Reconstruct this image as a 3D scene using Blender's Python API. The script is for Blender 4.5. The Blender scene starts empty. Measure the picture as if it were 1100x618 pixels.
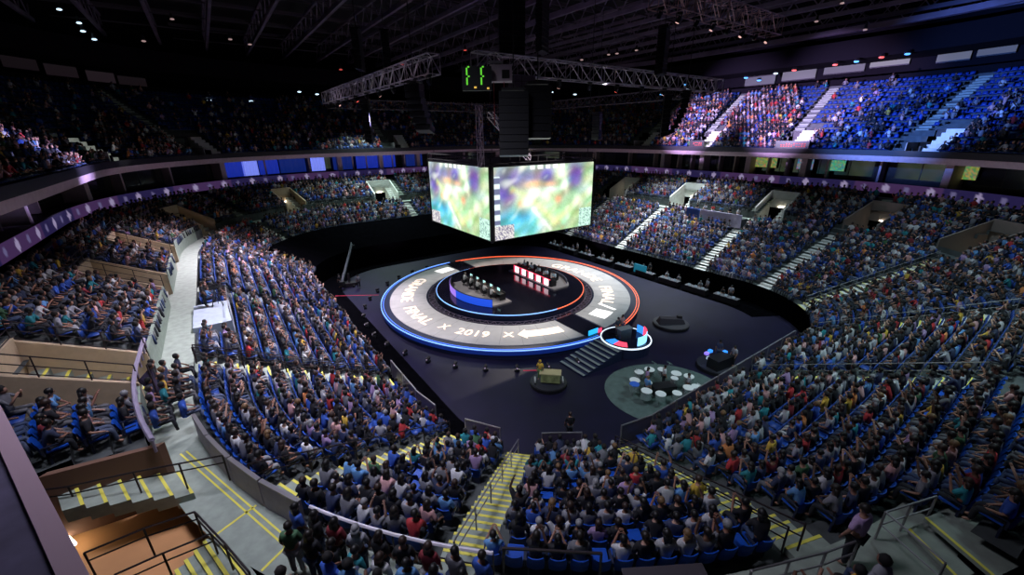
import bpy, bmesh, math, random
import numpy as np
from mathutils import Vector, Matrix
random.seed(7); rng = np.random.default_rng(7)
PI = math.pi
C = bpy.context.scene.collection
sc = bpy.context.scene

# ---------------------------------------------------------------- frame of the place
# world: camera stands at x=0, y=0.  Arena axes: s runs along the floor, t across it.
ANG = math.radians(125)
AS = (math.cos(ANG), math.sin(ANG)); BT = (math.sin(ANG), -math.cos(ANG))
SC, TC, HL, HW, R0 = 40.0, 30.0, 28.0, 22.0, 12.0
FPX, PITCH, ROLL, CAMZ = 444.0, math.radians(20.3), math.radians(0.6), 20.0
def W(s, t, z=0.0): return Vector((s*AS[0]+t*BT[0], s*AS[1]+t*BT[1], z))
def yaw_of(ds, dt):                       # z rotation that turns local +Y to arena direction (ds, dt)
    v = W(ds, dt); return math.atan2(-v.x, v.y)
def dist(s, t):
    x = abs(s-SC)-(HL-R0); y = abs(t-TC)-(HW-R0)
    return math.hypot(max(x, 0), max(y, 0))+min(max(x, y), 0)-R0
def rayd(px, py):
    u = (px-550)/FPX; v = (309-py)/FPX; c, s_ = math.cos(ROLL), math.sin(ROLL)
    u, v = c*u-s_*v, s_*u+c*v
    return Vector((u, math.cos(PITCH)+v*math.sin(PITCH), -math.sin(PITCH)+v*math.cos(PITCH)))
def P(px, py, z):                         # a point of known height seen in that direction
    d = rayd(px, py); k = (z-CAMZ)/d.z; return Vector((d.x*k, d.y*k, z))
def proj_np(X):                           # to find out what is in view
    x, y, z = X[..., 0], X[..., 1], X[..., 2]-CAMZ
    dep = y*math.cos(PITCH)-z*math.sin(PITCH); up = y*math.sin(PITCH)+z*math.cos(PITCH)
    dd = np.where(dep > .3, dep, .3); u = x/dd; v = up/dd
    c, s_ = math.cos(ROLL), math.sin(ROLL)
    return 550+FPX*(c*u+s_*v), 309-FPX*(-s_*u+c*v), dep

# ---------------------------------------------------------------- materials
MATS = {}
def mat(name, col=(.5, .5, .5), rough=.6, metal=0., emit=None, es=1., noise=0., nscale=3., spec=.5, bump=0.):
    if name in MATS: return MATS[name]
    m = bpy.data.materials.new(name); m.use_nodes = True; nt = m.node_tree; b = nt.nodes['Principled BSDF']
    b.inputs['Base Color'].default_value = (*col, 1); b.inputs['Roughness'].default_value = rough
    b.inputs['Metallic'].default_value = metal; b.inputs['Specular IOR Level'].default_value = spec
    if emit is not None:
        b.inputs['Emission Color'].default_value = (*emit, 1); b.inputs['Emission Strength'].default_value = es
    if noise > 0:
        tc = nt.nodes.new('ShaderNodeTexCoord'); n = nt.nodes.new('ShaderNodeTexNoise'); n.inputs['Scale'].default_value = nscale
        n.inputs['Detail'].default_value = 6
        r = nt.nodes.new('ShaderNodeMapRange'); r.inputs['From Min'].default_value = .3; r.inputs['From Max'].default_value = .7
        r.inputs['To Min'].default_value = 1-noise; r.inputs['To Max'].default_value = 1+noise*.6
        mx = nt.nodes.new('ShaderNodeVectorMath'); mx.operation = 'SCALE'; mx.inputs[0].default_value = col
        nt.links.new(tc.outputs['Object'], n.inputs['Vector']); nt.links.new(n.outputs['Fac'], r.inputs['Value'])
        nt.links.new(r.outputs['Result'], mx.inputs['Scale']); nt.links.new(mx.outputs[0], b.inputs['Base Color'])
    MATS[name] = m; return m
def mat_attr(name, rough=.8, emit=0.):
    m = bpy.data.materials.new(name); m.use_nodes = True; nt = m.node_tree; b = nt.nodes['Principled BSDF']
    a = nt.nodes.new('ShaderNodeAttribute'); a.attribute_name = 'Col'
    b.inputs['Roughness'].default_value = rough
    if emit:
        b.inputs['Base Color'].default_value = (.01, .01, .01, 1)
        nt.links.new(a.outputs['Color'], b.inputs['Emission Color']); b.inputs['Emission Strength'].default_value = emit
    else: nt.links.new(a.outputs['Color'], b.inputs['Base Color'])
    MATS[name] = m; return m
def mat_obj(name, rough=.8, nscale=40., amp=.15):   # colour carried by each object (its own cloth, hair, skin)
    m = bpy.data.materials.new(name); m.use_nodes = True; nt = m.node_tree; b = nt.nodes['Principled BSDF']
    a = nt.nodes.new('ShaderNodeObjectInfo'); b.inputs['Roughness'].default_value = rough
    tc = nt.nodes.new('ShaderNodeTexCoord'); n = nt.nodes.new('ShaderNodeTexNoise'); n.inputs['Scale'].default_value = nscale
    r = nt.nodes.new('ShaderNodeMapRange'); r.inputs['To Min'].default_value = 1-amp*2; r.inputs['To Max'].default_value = 1+amp*2
    mx = nt.nodes.new('ShaderNodeVectorMath'); mx.operation = 'SCALE'
    nt.links.new(tc.outputs['Object'], n.inputs['Vector']); nt.links.new(n.outputs['Fac'], r.inputs['Value'])
    nt.links.new(a.outputs['Color'], mx.inputs[0]); nt.links.new(r.outputs['Result'], mx.inputs['Scale'])
    nt.links.new(mx.outputs[0], b.inputs['Base Color']); MATS[name] = m; return m

M_floor = mat('arena_floor_vinyl', (.008, .0065, .025), .5, noise=.3, nscale=.4, spec=.25)
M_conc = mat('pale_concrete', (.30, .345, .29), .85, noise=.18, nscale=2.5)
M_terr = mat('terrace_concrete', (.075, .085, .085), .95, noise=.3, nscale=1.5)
M_white = mat('white_painted_concrete', (.66, .66, .62), .7, noise=.08)
M_green = mat('greenish_wall_paint', (.25, .31, .25), .8, noise=.15)
M_beige = mat('beige_wall_paint', (.55, .42, .28), .8, noise=.1)
M_orange = mat('ochre_floor_paint', (.62, .30, .12), .7, noise=.08, nscale=1.)
M_yellow = mat('yellow_nosing', (.80, .72, .10), .6)
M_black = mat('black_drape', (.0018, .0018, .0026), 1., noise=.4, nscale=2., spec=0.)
M_dark = mat('dark_steel', (.02, .017, .02), .5, metal=.3)
M_rail = mat('brown_black_rail_paint', (.035, .025, .028), .45, metal=.5)
M_steel = mat('galvanised_steel', (.42, .40, .42), .4, metal=.8)
M_alu = mat('truss_aluminium', (.72, .62, .72), .5, metal=.45)
M_matt = mat('matt_black_wall', (.008, .007, .010), 1., spec=.05)
M_roofd = mat('roof_deck', (.012, .010, .013), .9, noise=.3, nscale=.5)
M_beam = mat('roof_beam_paint', (.16, .12, .18), .6, noise=.3, nscale=.5)
M_cat = mat('roof_purlin_paint', (.055, .042, .055), .6)
M_ring = mat('ring_facade_black', (.015, .012, .018), .6)
M_pink = mat('ring_soffit_mauve', (.58, .42, .47), .7, noise=.1)
M_suite = mat('suite_dark', (.03, .022, .025), .8, noise=.3)
M_glass = mat('suite_glass', (.02, .02, .03), .08)
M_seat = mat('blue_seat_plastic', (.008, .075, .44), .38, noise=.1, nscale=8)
M_seatarm = mat('dark_seat_arm', (.015, .02, .05), .5)
M_deckw = mat('stage_ring_panels', (.58, .555, .55), .5, noise=.1, nscale=.8)
M_navy = mat('stage_skirt_navy', (.01, .016, .05), .5)
M_gloss = mat('glossy_black_stage_floor', (.010, .010, .020), .12)
M_tan = mat('team_platform_floor', (.38, .34, .34), .5)
M_ledb = mat('blue_led_line', (.1, .2, .5), .5, emit=(.03, .14, .9), es=1.4)
M_ledb2 = mat('pale_blue_led_line', (.1, .2, .5), .5, emit=(.22, .46, 1.), es=1.5)
M_ledo = mat('orange_led_line', (.5, .2, .1), .5, emit=(1., .13, .05), es=1.3)
M_ledw = mat('white_led_line', (.5, .5, .5), .5, emit=(.75, .88, 1.), es=1.2)
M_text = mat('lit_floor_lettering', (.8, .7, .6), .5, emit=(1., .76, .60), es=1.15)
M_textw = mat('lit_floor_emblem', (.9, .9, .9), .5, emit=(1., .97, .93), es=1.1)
M_crowd = mat_attr('crowd_cloth_hair_skin')
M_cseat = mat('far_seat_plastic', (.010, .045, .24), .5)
M_cloth = mat_obj('person_cloth'); M_skin = mat_obj('person_skin', .6, 20, .05); M_hair = mat_obj('person_hair', .5, 60, .2)
M_sil = mat('silver_metal', (.75, .78, .78), .25, metal=.9)
M_blk = mat('black_plastic', (.01, .01, .012), .4)
M_purp = mat('purple_grey_panel', (.30, .26, .36), .6, noise=.12)
M_lens = mat('lit_lamp_lens', (.8, .8, .8), .3, emit=(.6, .82, 1.), es=1.6)
M_lensr = mat('red_lamp_lens', (.8, .2, .2), .3, emit=(1., .12, .08), es=1.3)
M_lensp = mat('pink_lamp_lens', (.8, .5, .5), .3, emit=(1., .55, .5), es=.8)
M_scr = mat_attr('screen_picture', emit=1.15)
M_rib = mat_attr('led_ribbon_picture', emit=.7)
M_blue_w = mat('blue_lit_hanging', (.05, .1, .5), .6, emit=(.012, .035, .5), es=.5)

# ---------------------------------------------------------------- mesh builder
class MB:
    def __init__(s): s.v = []; s.f = []
    def add(s, vs, fs):
        n = len(s.v); s.v += [tuple(v) for v in vs]; s.f += [tuple(i+n for i in f) for f in fs]; return s
    def hexa(s, p):          # 8 points: bottom 4 (ccw), top 4
        return s.add(p, [(0, 3, 2, 1), (4, 5, 6, 7), (0, 1, 5, 4), (1, 2, 6, 5), (2, 3, 7, 6), (3, 0, 4, 7)])
    def box(s, c, size, yaw=0., tilt=0.):
        x, y, z = size[0]/2, size[1]/2, size[2]/2
        M = Matrix.Rotation(yaw, 3, 'Z') @ Matrix.Rotation(tilt, 3, 'X'); c = Vector(c)
        return s.hexa([c+M@Vector(q) for q in ((-x, -y, -z), (x, -y, -z), (x, y, -z), (-x, y, -z), (-x, -y, z), (x, -y, z), (x, y, z), (-x, y, z))])
    def bar(s, p0, p1, w, h=None, up=(0, 0, 1)):
        p0 = Vector(p0); p1 = Vector(p1); d = (p1-p0).normalized(); h = h or w
        u = Vector(up)
        if abs(d.dot(u)) > .98: u = Vector((1, 0, 0))
        r = d.cross(u).normalized()*(w/2); q = r.cross(d).normalized()*(h/2)
        return s.hexa([p0-r-q, p0+r-q, p1+r-q, p1-r-q, p0-r+q, p0+r+q, p1+r+q, p1-r+q])
    def tube(s, p0, p1, r0, r1=None, n=8, cap=True):
        p0 = Vector(p0); p1 = Vector(p1); r1 = r0 if r1 is None else r1; d = (p1-p0).normalized()
        u = Vector((0, 0, 1)) if abs(d.z) < .95 else Vector((1, 0, 0)); a = d.cross(u).normalized(); b = d.cross(a)
        vs = []
        for p, r in ((p0, r0), (p1, r1)):
            for i in range(n):
                t = 2*PI*i/n; vs.append(p+a*math.cos(t)*r+b*math.sin(t)*r)
        fs = [(i, (i+1) % n, n+(i+1) % n, n+i) for i in range(n)]
        if cap: fs += [tuple(range(n-1, -1, -1)), tuple(range(n, 2*n))]
        return s.add(vs, fs)
    def ball(s, c, r, n=8, m=5, sc=(1, 1, 1)):
        c = Vector(c); vs = [c+Vector((0, 0, r*sc[2]))]
        for j in range(1, m):
            ph = PI*j/m
            for i in range(n):
                t = 2*PI*i/n; vs.append(c+Vector((r*sc[0]*math.sin(ph)*math.cos(t), r*sc[1]*math.sin(ph)*math.sin(t), r*sc[2]*math.cos(ph))))
        vs.append(c-Vector((0, 0, r*sc[2]))); L = len(vs)-1
        fs = [(0, 1+i, 1+(i+1) % n) for i in range(n)]
        for j in range(m-2):
            a = 1+j*n; b = a+n; fs += [(a+i, b+i, b+(i+1) % n, a+(i+1) % n) for i in range(n)]
        a = 1+(m-2)*n; fs += [(a+(i+1) % n, a+i, L) for i in range(n)]
        return s.add(vs, fs)
    def poly(s, pts, z0, z1):     # prism over a list of (x,y)
        n = len(pts); vs = [(p[0], p[1], z0) for p in pts]+[(p[0], p[1], z1) for p in pts]
        fs = [tuple(range(n-1, -1, -1)), tuple(range(n, 2*n))]+[(i, (i+1) % n, n+(i+1) % n, n+i) for i in range(n)]
        return s.add(vs, fs)
    def strip(s, A, B):           # surface between two equal polylines
        n = len(A); return s.add(list(A)+list(B), [(i, i+1, n+i+1, n+i) for i in range(n-1)])
    def build(s, name, m, parent=None, smooth=False):
        me = bpy.data.meshes.new(name); me.from_pydata(s.v, [], s.f); me.materials.append(m)
        bm = bmesh.new(); bm.from_mesh(me); bmesh.ops.recalc_face_normals(bm, faces=bm.faces); bm.to_mesh(me); bm.free()
        if smooth:
            for p in me.polygons: p.use_smooth = True
        o = bpy.data.objects.new(name, me); C.objects.link(o)
        if parent: o.parent = parent; o.matrix_parent_inverse = Matrix.Translation(-parent.location) if parent.rotation_euler.z == 0 else parent.matrix_basis.inverted()
        return o
def thing(name, label, cat, loc=(0, 0, 0), group=None, yaw=0.):
    o = bpy.data.objects.new(name, None); C.objects.link(o); o.location = loc; o.rotation_euler = (0, 0, yaw); o.empty_display_size = .2
    o['label'] = label; o['category'] = cat
    if group: o['group'] = group
    return o
def tag(o, label, cat, group=None):
    o['label'] = label; o['category'] = cat
    if group: o['group'] = group
    return o
def struct(name, mb, m, label=None, parent=None):
    o = mb.build(name, m, parent)
    if parent is None: o['kind'] = 'structure'
    if label: o['label'] = label
    return o

# ---------------------------------------------------------------- the bowl's contour
# sections run round the floor; q is a coordinate along a section, outward normal known
def arc_pt(cs, ct, r, a): return cs+r*math.cos(a), ct+r*math.sin(a)
def contour(d, a_from, a_to, step=2.0, dr0=0.):
    """points (s,t) of the rounded rectangle at offset d, from arena direction a_from to a_to (deg; 180 = near end, 90 = right, 270 = left)"""
    pts = []
    r = R0+d
    corners = [(56, 40, 0), (24, 40, 90), (24, 20, 180), (56, 20, 270)]
    loop = []
    for k in range(-4, 8):
        cs, ct, a0 = corners[k % 4]; base = 360*(k//4)
        n = max(3, int(r*PI/2/step))
        for i in range(n+1):
            a = a0+90*i/n; x, y = arc_pt(cs, ct, r, math.radians(a)); loop.append((a+base, x, y))
        # straight to next corner; virtual angle stays the same, add interpolated points
        cs2, ct2, _ = corners[(k+1) % 4]; L = math.hypot(cs2-cs, ct2-ct); m = int(L/step)
        x0, y0 = arc_pt(cs, ct, r, math.radians(a0+90)); x1, y1 = arc_pt(cs2, ct2, r, math.radians(a0+90))
        for i in range(1, m): loop.append((a0+90+base+1e-3*i, x0+(x1-x0)*i/m, y0+(y1-y0)*i/m))
    if a_to-a_from > 359:
        out = [(x, y) for a, x, y in loop if -179.999 <= a <= 180.05]; return out+[out[0]]
    return [(x, y) for a, x, y in loop if a_from-1e-6 <= a <= a_to+.5e-1]
CAM = Vector((0, 0, CAMZ))

# bowl profile
ROWD = 1.0; PS = 1.19              # row depth; size of people and seats before the whole place is brought to metres
def z_low(d): return 2.4+.5*d
def z_back(d): return 8.9+.44*(d-12.6)
def z_up(d): return 17.2+.65*(d-17)
FULL = (-180.0, 180.0)

# --- floor and big shell
b = MB(); pts = contour(6, -180, 180, 4)
b.poly([W(s, t) for s, t in pts][:-1], -.3, 0)
floor = struct('floor', b, M_floor)
SECS = [('l', (12, 20), (12, 40), (-1, 0)), ('a', (24, 40), 180, 90), ('l', (24, 52), (56, 52), (0, 1)), ('a', (56, 40), 90, 0),
        ('l', (68, 40), (68, 20), (1, 0)), ('a', (56, 20), 0, -90), ('l', (56, 8), (24, 8), (0, -1)), ('a', (24, 20), -90, -180)]
SLEN = [20, R0*PI/2, 32, R0*PI/2, 20, R0*PI/2, 32, R0*PI/2]; SCUM = np.r_[0, np.cumsum(SLEN)]; UTOT = SCUM[-1]
def U_of(sec, val):                       # contour length coordinate of a mark on a section
    k = SECS[sec]
    if k[0] == 'a': return SCUM[sec]+(k[2]-val)*PI/180*R0
    ax = 0 if sec in (2, 6) else 1
    return SCUM[sec]+abs(val-k[1][ax])
def at_U(u, d, z=0.):
    u = u % UTOT; i = min(int(np.searchsorted(SCUM, u, 'right'))-1, 7); f = u-SCUM[i]; k = SECS[i]
    if k[0] == 'l':
        L = SLEN[i]; x = k[1][0]+(k[2][0]-k[1][0])*f/L; y = k[1][1]+(k[2][1]-k[1][1])*f/L; n = k[3]
    else:
        a = math.radians(k[2])-f/R0; n = (math.cos(a), math.sin(a)); x = k[1][0]+R0*n[0]; y = k[1][1]+R0*n[1]
    return x+n[0]*d, y+n[1]*d, n
def WU(u, d, z):
    x, y, n = at_U(u, d); return W(x, y, z)
def in_yaw(u):                            # local +Y looks at the arena floor
    n = at_U(u, 0)[2]; return yaw_of(-n[0], -n[1])
# vomitories: (section, mark, half width, d0, d1, style)
VOMS = [(2, 27.5, 1.9), (2, 42.0, 1.9), (2, 55.8, 1.9), (1, 108, 1.9), (1, 133, 1.9), (0, 28.0, 1.9), (7, -167, 1.6), (7, -115, 5.2),
        (6, 24.6, 1.7), (6, 40.5, 1.9), (6, 52.0, 1.9), (5, -62, 1.7), (5, -22, 1.7), (4, 27.0, 2.3)]
HOLES = [(U_of(a_, v_), h_, 12.5, 16.95) for a_, v_, h_ in VOMS]
# upper-deck entries: mark, half width
UVOMS = [(2, 28.5, 1.6), (2, 42.7, 1.6), (2, 55.0, 1.6), (1, 110, 1.5), (1, 137, 1.5), (5, -73, 1.5), (5, -40, 1.5), (4, 33, 1.6)]
UHOLES = [(U_of(a_, v_), h_, 17.4, 21.6) for a_, v_, h_ in UVOMS]
def in_hole(u, d, holes):
    for uc, h, d0, d1 in holes:
        du = (u-uc+UTOT/2) % UTOT-UTOT/2
        # holes keep their real width: on corners the contour widens outwards
        i = min(int(np.searchsorted(SCUM, uc, 'right'))-1, 7); k = (R0+d)/R0 if SECS[i][0] == 'a' else 1.
        if abs(du)*k < h and d0 < d < d1: return True
    return False
def stepped(dlist, zlist, a0=None, a1=None, n=460, skip=0., holes=()):
    prof = list(zip(dlist, zlist)); b = MB(); full = a0 is None
    us = np.linspace(0, UTOT, n) if full else np.linspace(a0, a1, max(3, int(abs(a1-a0)/.8)))
    rows = [[WU(u, d, z) for u in us] for d, z in prof]
    for i in range(len(rows)-1):
        A_, B_ = rows[i], rows[i+1]; dm = (prof[i][0]+prof[i+1][0])/2; vs = []; fs = []
        for j in range(len(us)-1):
            if skip and ((A_[j]+B_[j+1])*.5).xy.length < skip: continue
            if holes and in_hole((us[j]+us[j+1])/2, dm, holes): continue
            k = len(vs); vs += [A_[j], A_[j+1], B_[j+1], B_[j]]; fs.append((k, k+1, k+2, k+3))
        if vs: b.add(vs, fs)
    return b
def rowd(d0, d1): return (d1-d0)/round((d1-d0)/ROWD)
def terrace(d0, d1, zf):
    row = rowd(d0, d1); D = [d0]; Z = [zf(d0)-.0]; d = d0; nrow = int(round((d1-d0)/row))
    for k in range(nrow):
        D += [d+row]; Z += [zf(d0+k*row)]; D += [d+row]; Z += [zf(d0+(k+1)*row)]; d += row
    return D, Z
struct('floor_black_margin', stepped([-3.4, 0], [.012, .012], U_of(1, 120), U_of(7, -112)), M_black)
# perimeter wall + lower terrace + walkway + back wall + back terrace
D, Z = terrace(0, 11.05, z_low)
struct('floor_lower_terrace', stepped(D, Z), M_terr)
struct('wall_perimeter', stepped([0, 0], [0, z_low(0)]), M_black)
ZW = z_low(11.05)
UC0, UC1 = U_of(7, -173)-UTOT, U_of(1, 92)     # here the rows run on without a walkway
struct('floor_walkway', stepped([11.05, 12.75], [ZW, ZW], UC1, UC0+UTOT), M_conc)
struct('floor_middle_terrace', stepped([11.05, 11.9, 11.9, 12.75, 12.75], [ZW, ZW, ZW+.45, ZW+.45, z_back(12.6)], UC0, UC1), M_terr)
UL0, UL1 = U_of(5, -70), U_of(7, -156)   # high parapet on the left side, low one opposite
hp = [12.6, 12.6, 12.75, 12.75]
struct('wall_walkway_left', stepped(hp, [ZW, z_back(12.6)+.75, z_back(12.6)+.75, z_back(12.6)], UL0, UL1, holes=HOLES), M_green)
struct('wall_walkway_right', stepped(hp, [ZW, z_back(12.6)+.12, z_back(12.6)+.12, z_back(12.6)], UC1, UL0, holes=HOLES), M_terr)
D, Z = terrace(12.75, 19.31, z_back); D.append(20.4); Z.append(Z[-1])
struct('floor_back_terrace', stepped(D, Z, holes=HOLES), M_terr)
# ribbon board, suite balcony, suite wall, soffit
struct('wall_ribbon_board', stepped([20.3, 20.3, 20.5, 20.5, 23.4], [12.35, 13.62, 13.62, 12.9, 13.3]), M_suite)
struct('wall_suites', stepped([23.4, 23.4], [13.3, 16.7]), M_suite)
struct('ceiling_suites', stepped([17.9, 23.4], [16.62, 16.7], skip=22), M_dark)
struct('trim_ring_soffit', stepped([17.0, 17.12, 17.9], [17.08, 16.42, 16.5], skip=22), M_pink)
struct('wall_ring_fascia', stepped([17.25, 16.96, 16.96, 17.2, 17.2], [17.08, 17.08, 17.75, 17.75, 17.2], skip=22), M_ring)
D, Z = terrace(17.2, 31.65, z_up)
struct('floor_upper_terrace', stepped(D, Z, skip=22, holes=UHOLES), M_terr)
zt = z_up(31.65)
struct('wall_top_rear', stepped([31.65, 31.65, 36.5, 36.5], [zt, zt+.9, zt+.4, zt+13], skip=30), M_matt)
struct('ceiling_concourse_edge', stepped([31.2, 31.2, 36.5], [zt+6.2, zt+3.5, zt+3.3], skip=30), M_matt)

# black cloth over the rows at the far end
u0, u1 = U_of(3, 62), U_of(5, -66)
struct('wall_far_drape', stepped([-.25, -.25, 5.3, 5.3], [0, 3.0, 6.0, 4.9], u0, u1), M_black)
# --- roof
b = MB()
b.poly([W(s, t) for s, t in contour(40, -180, 180, 6)][:-1], 39.5, 40)
struct('ceiling', b, M_roofd)
k = 0
for t in np.arange(-25.0, 90, 6.4):
    b = MB(); b.bar(W(-30, t+3.4, 35), W(110, t+3.4, 35), .38, .5)
    b.bar(W(-30, t+3.4, 37.6), W(110, t+3.4, 37.6), .3, .4)
    for q in np.arange(-28, 108, 4.0):
        b.bar(W(q, t+3.4, 35), W(q+2, t+3.4, 37.6), .12); b.bar(W(q+2, t+3.4, 37.6), W(q+4, t+3.4, 35), .12)
    struct('beam_roof_truss', b, M_beam)
for s in np.arange(-26, 108, 9.0):
    b = MB(); b.bar(W(s, -28, 38.2), W(s, 88, 38.2), .3, .45)
    b.bar(W(s+4.5, -28, 38.9), W(s+4.5, 88, 38.9), .14, .2)
    b.bar(W(s, -28, 36.1), W(s, 88, 36.1), .12, .16); struct('beam_roof_cross', b, M_cat)
# catwalk along the right side under the roof and ring beam
for d, z in ((27, 33.3),):
    b = stepped([d, d, d+.9, d+.9], [z+.7, z, z, z+.7], U_of(0, 36), U_of(3, 70), skip=34); struct('ceiling_catwalk', b, M_beam)

# ---------------------------------------------------------------- aisles and their stairs
AISLES = [(0, 30), (1, 170), (1, 135), (1, 105), (2, 29.5), (2, 43.7), (2, 55.9), (3, 45), (4, 30), (5, -45), (6, 55.9), (6, 43), (6, 27.3),
          (7, -115), (7, -134), (7, -162)]
AU = sorted(U_of(a_, v_) for a_, v_ in AISLES)
NAMED = {'A': U_of(7, -134), 'B': U_of(7, -162), 'L': U_of(7, -115), 'R': U_of(6, 27.3)}
def stair_flight(u, d0, d1, zf, width, nosing, m_=None):
    m_ = m_ or M_conc
    row = rowd(d0, d1) if d0 not in (5.95, 21.5) else ROWD
    b = MB(); y = MB(); yaw = in_yaw(u); n = int(round((d1-d0)/row)); h = zf(row)-zf(0)
    for k in range(n):
        d = d0+k*row; z = zf(d)
        if d0 > 12 and d0 < 15 and in_hole(u, d+.4, HOLES): continue
        for q, (dd, dz) in enumerate(((row*.25, .03), (row*.75, .03+h/2))):
            c = WU(u, d+dd, z+dz-.11); b.box(c, (width, row/2, .22), yaw)
            if nosing: y.box(WU(u, d+dd-row*.25+.05, z+dz+.006), (width, .10, .02), yaw)
    s_ = struct('stairs', b, m_)
    if nosing: struct('trim_nosing', y, M_yellow, parent=s_)
    return s_
for a_, v_ in AISLES:
    u = U_of(a_, v_); far = a_ in (3, 4, 5)
    near = a_ == 7
    stair_flight(u, 5.95 if far else 0, 11.05, z_low, 1.45 if near else 1.6 if a_ in (1, 2) else 1.3, near or a_ == 0 or (a_ == 1 and v_ > 120) or (a_ == 6 and v_ < 30), None if near or a_ in (0, 6) else M_white)
    stair_flight(u, 12.75, 19.31, z_back, 1.2, False)
    if WU(u, 20, 0).length > 26: stair_flight(u, 21.5, 31.65, z_up, 1.3, False)

# ---------------------------------------------------------------- crowd and seats
def loft(rings, n=6, cap=True):
    vs = []; fs = []
    for (x, y, z, rx, ry) in rings:
        for i in range(n): t = 2*PI*i/n; vs.append((x+rx*math.cos(t), y+ry*math.sin(t), z))
    for k in range(len(rings)-1): fs += [(k*n+i, k*n+(i+1) % n, (k+1)*n+(i+1) % n, (k+1)*n+i) for i in range(n)]
    if cap: fs += [tuple(range(n-1, -1, -1)), tuple(range((len(rings)-1)*n, len(rings)*n))]
    return vs, fs
def template(pose, far=False):
    """parts -> (verts, faces, colour index of each vertex)  0 shirt 1 skin 2 hair 3 trousers"""
    V = []; F = []; K = []
    def put(vf, k): n = len(V); V.extend(vf[0]); F.extend([tuple(i+n for i in f) for f in vf[1]]); K.extend([k]*len(vf[0]))
    def bar(p0, p1, w, k, w1=None):
        m = MB(); m.tube(p0, p1, w, w1 or w*.8, 4, True); put((m.v, m.f), k)
    lean = {'lap': 0, 'phone': .03, 'up': 0, 'fwd': .16, 'side': .04}[pose]
    if far:
        put(loft([(0, 0, .42, .16, .11), (0, lean, 1.0, .2, .1), (0, lean, 1.08, .07, .06)], 5), 0)
        m = MB(); m.ball((0, lean+.03, 1.2), .105, 5, 3, (1, 1, 1.2)); put((m.v, m.f), 1)
        m = MB(); m.ball((0, lean-.015, 1.235), .115, 5, 3, (1, 1, 1.1)); put((m.v, m.f), 2)
    else:
        put(loft([(0, 0, .42, .18, .13), (0, lean*.4-.01, .72, .155, .11), (0, lean, .97, .2, .11), (0, lean+.01, 1.04, .12, .08), (0, lean+.02, 1.1, .05, .05)], 7), 0)
        m = MB(); m.ball((0, lean+.045, 1.2), .098, 7, 5, (.92, 1, 1.2)); put((m.v, m.f), 1)
        m = MB(); m.ball((0, lean+.015, 1.235), .112, 7, 5, (.95, 1, 1.1)); put((m.v, m.f), 2)
    arms = {'lap': ((.26, .06, .74), (.1, .34, .62)), 'phone': ((.24, .2, .8), (.06, .38, 1.08)), 'up': ((.3, .1, 1.2), (.2, .16, 1.48)),
            'fwd': ((.22, .26, .72), (.05, .45, .74)), 'side': ((.3, .02, .72), (.3, .28, .68))}[pose]
    for sx in (-1, 1):
        e = Vector((arms[0][0]*sx, arms[0][1]+lean*.5, arms[0][2])); h = Vector((arms[1][0]*sx, arms[1][1], arms[1][2]))
        bar((sx*.18, lean, .98), e, .05, 0); bar(e, h, .04, 1)
        if not far or sx > 0:
            bar((sx*.1, .02, .5), (sx*.13, .44, .52), .08, 3); 
            if not far: bar((sx*.13, .42, .52), (sx*.13, .47, .06), .055, 3)
    return np.array(V, float), F, np.array(K)
def seat_template():
    m = MB()
    m.hexa([Vector(q) for q in ((-.22, -.06, .40), (.22, -.06, .40), (.22, .36, .44), (-.22, .36, .44), (-.22, -.06, .44), (.22, -.06, .44), (.22, .36, .48), (-.22, .36, .48))])
    m.hexa([Vector(q) for q in ((-.22, -.20, .40), (.22, -.20, .40), (.22, -.15, .40), (-.22, -.15, .40), (-.2, -.27, .80), (.2, -.27, .80), (.2, -.23, .80), (-.2, -.23, .80))])
    return np.array(m.v, float), m.f, np.zeros(len(m.v), int)

SHIRTS = [((.010, .010, .014), 38), ((.03, .04, .09), 12), ((.52, .52, .54), 14), ((.16, .16, .18), 10), ((.30, .30, .34), 7), ((.42, .03, .035), 6), ((.20, .02, .03), 3),
          ((.03, .09, .42), 9), ((.10, .25, .50), 5), ((.55, .30, .30), 4), ((.02, .22, .26), 4), ((.60, .38, .05), 2), ((.05, .13, .06), 2), ((.33, .22, .40), 4), ((.70, .25, .08), 1)]
SNAME = ['black', 'navy', 'white', 'dark grey', 'light grey', 'red', 'maroon', 'royal blue', 'pale blue', 'salmon pink', 'teal', 'yellow', 'green', 'lilac', 'orange']
SCOL = np.array([c for c, w in SHIRTS]); SW = np.array([w for c, w in SHIRTS], float); SW /= SW.sum()
SKINS = np.array([(.36, .19, .13), (.28, .13, .085), (.16, .075, .045), (.45, .26, .19), (.075, .035, .022)])
HAIRS = np.array([(.006, .005, .005), (.012, .008, .006), (.03, .015, .01), (.16, .09, .04), (.25, .25, .26)]); HW_ = np.array([.5, .28, .14, .05, .03])
HNAME = ['black', 'black', 'dark brown', 'light brown', 'grey']
TROUS = np.array([(.012, .014, .02), (.03, .05, .11), (.06, .08, .14), (.10, .10, .11), (.3, .3, .32)])

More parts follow.
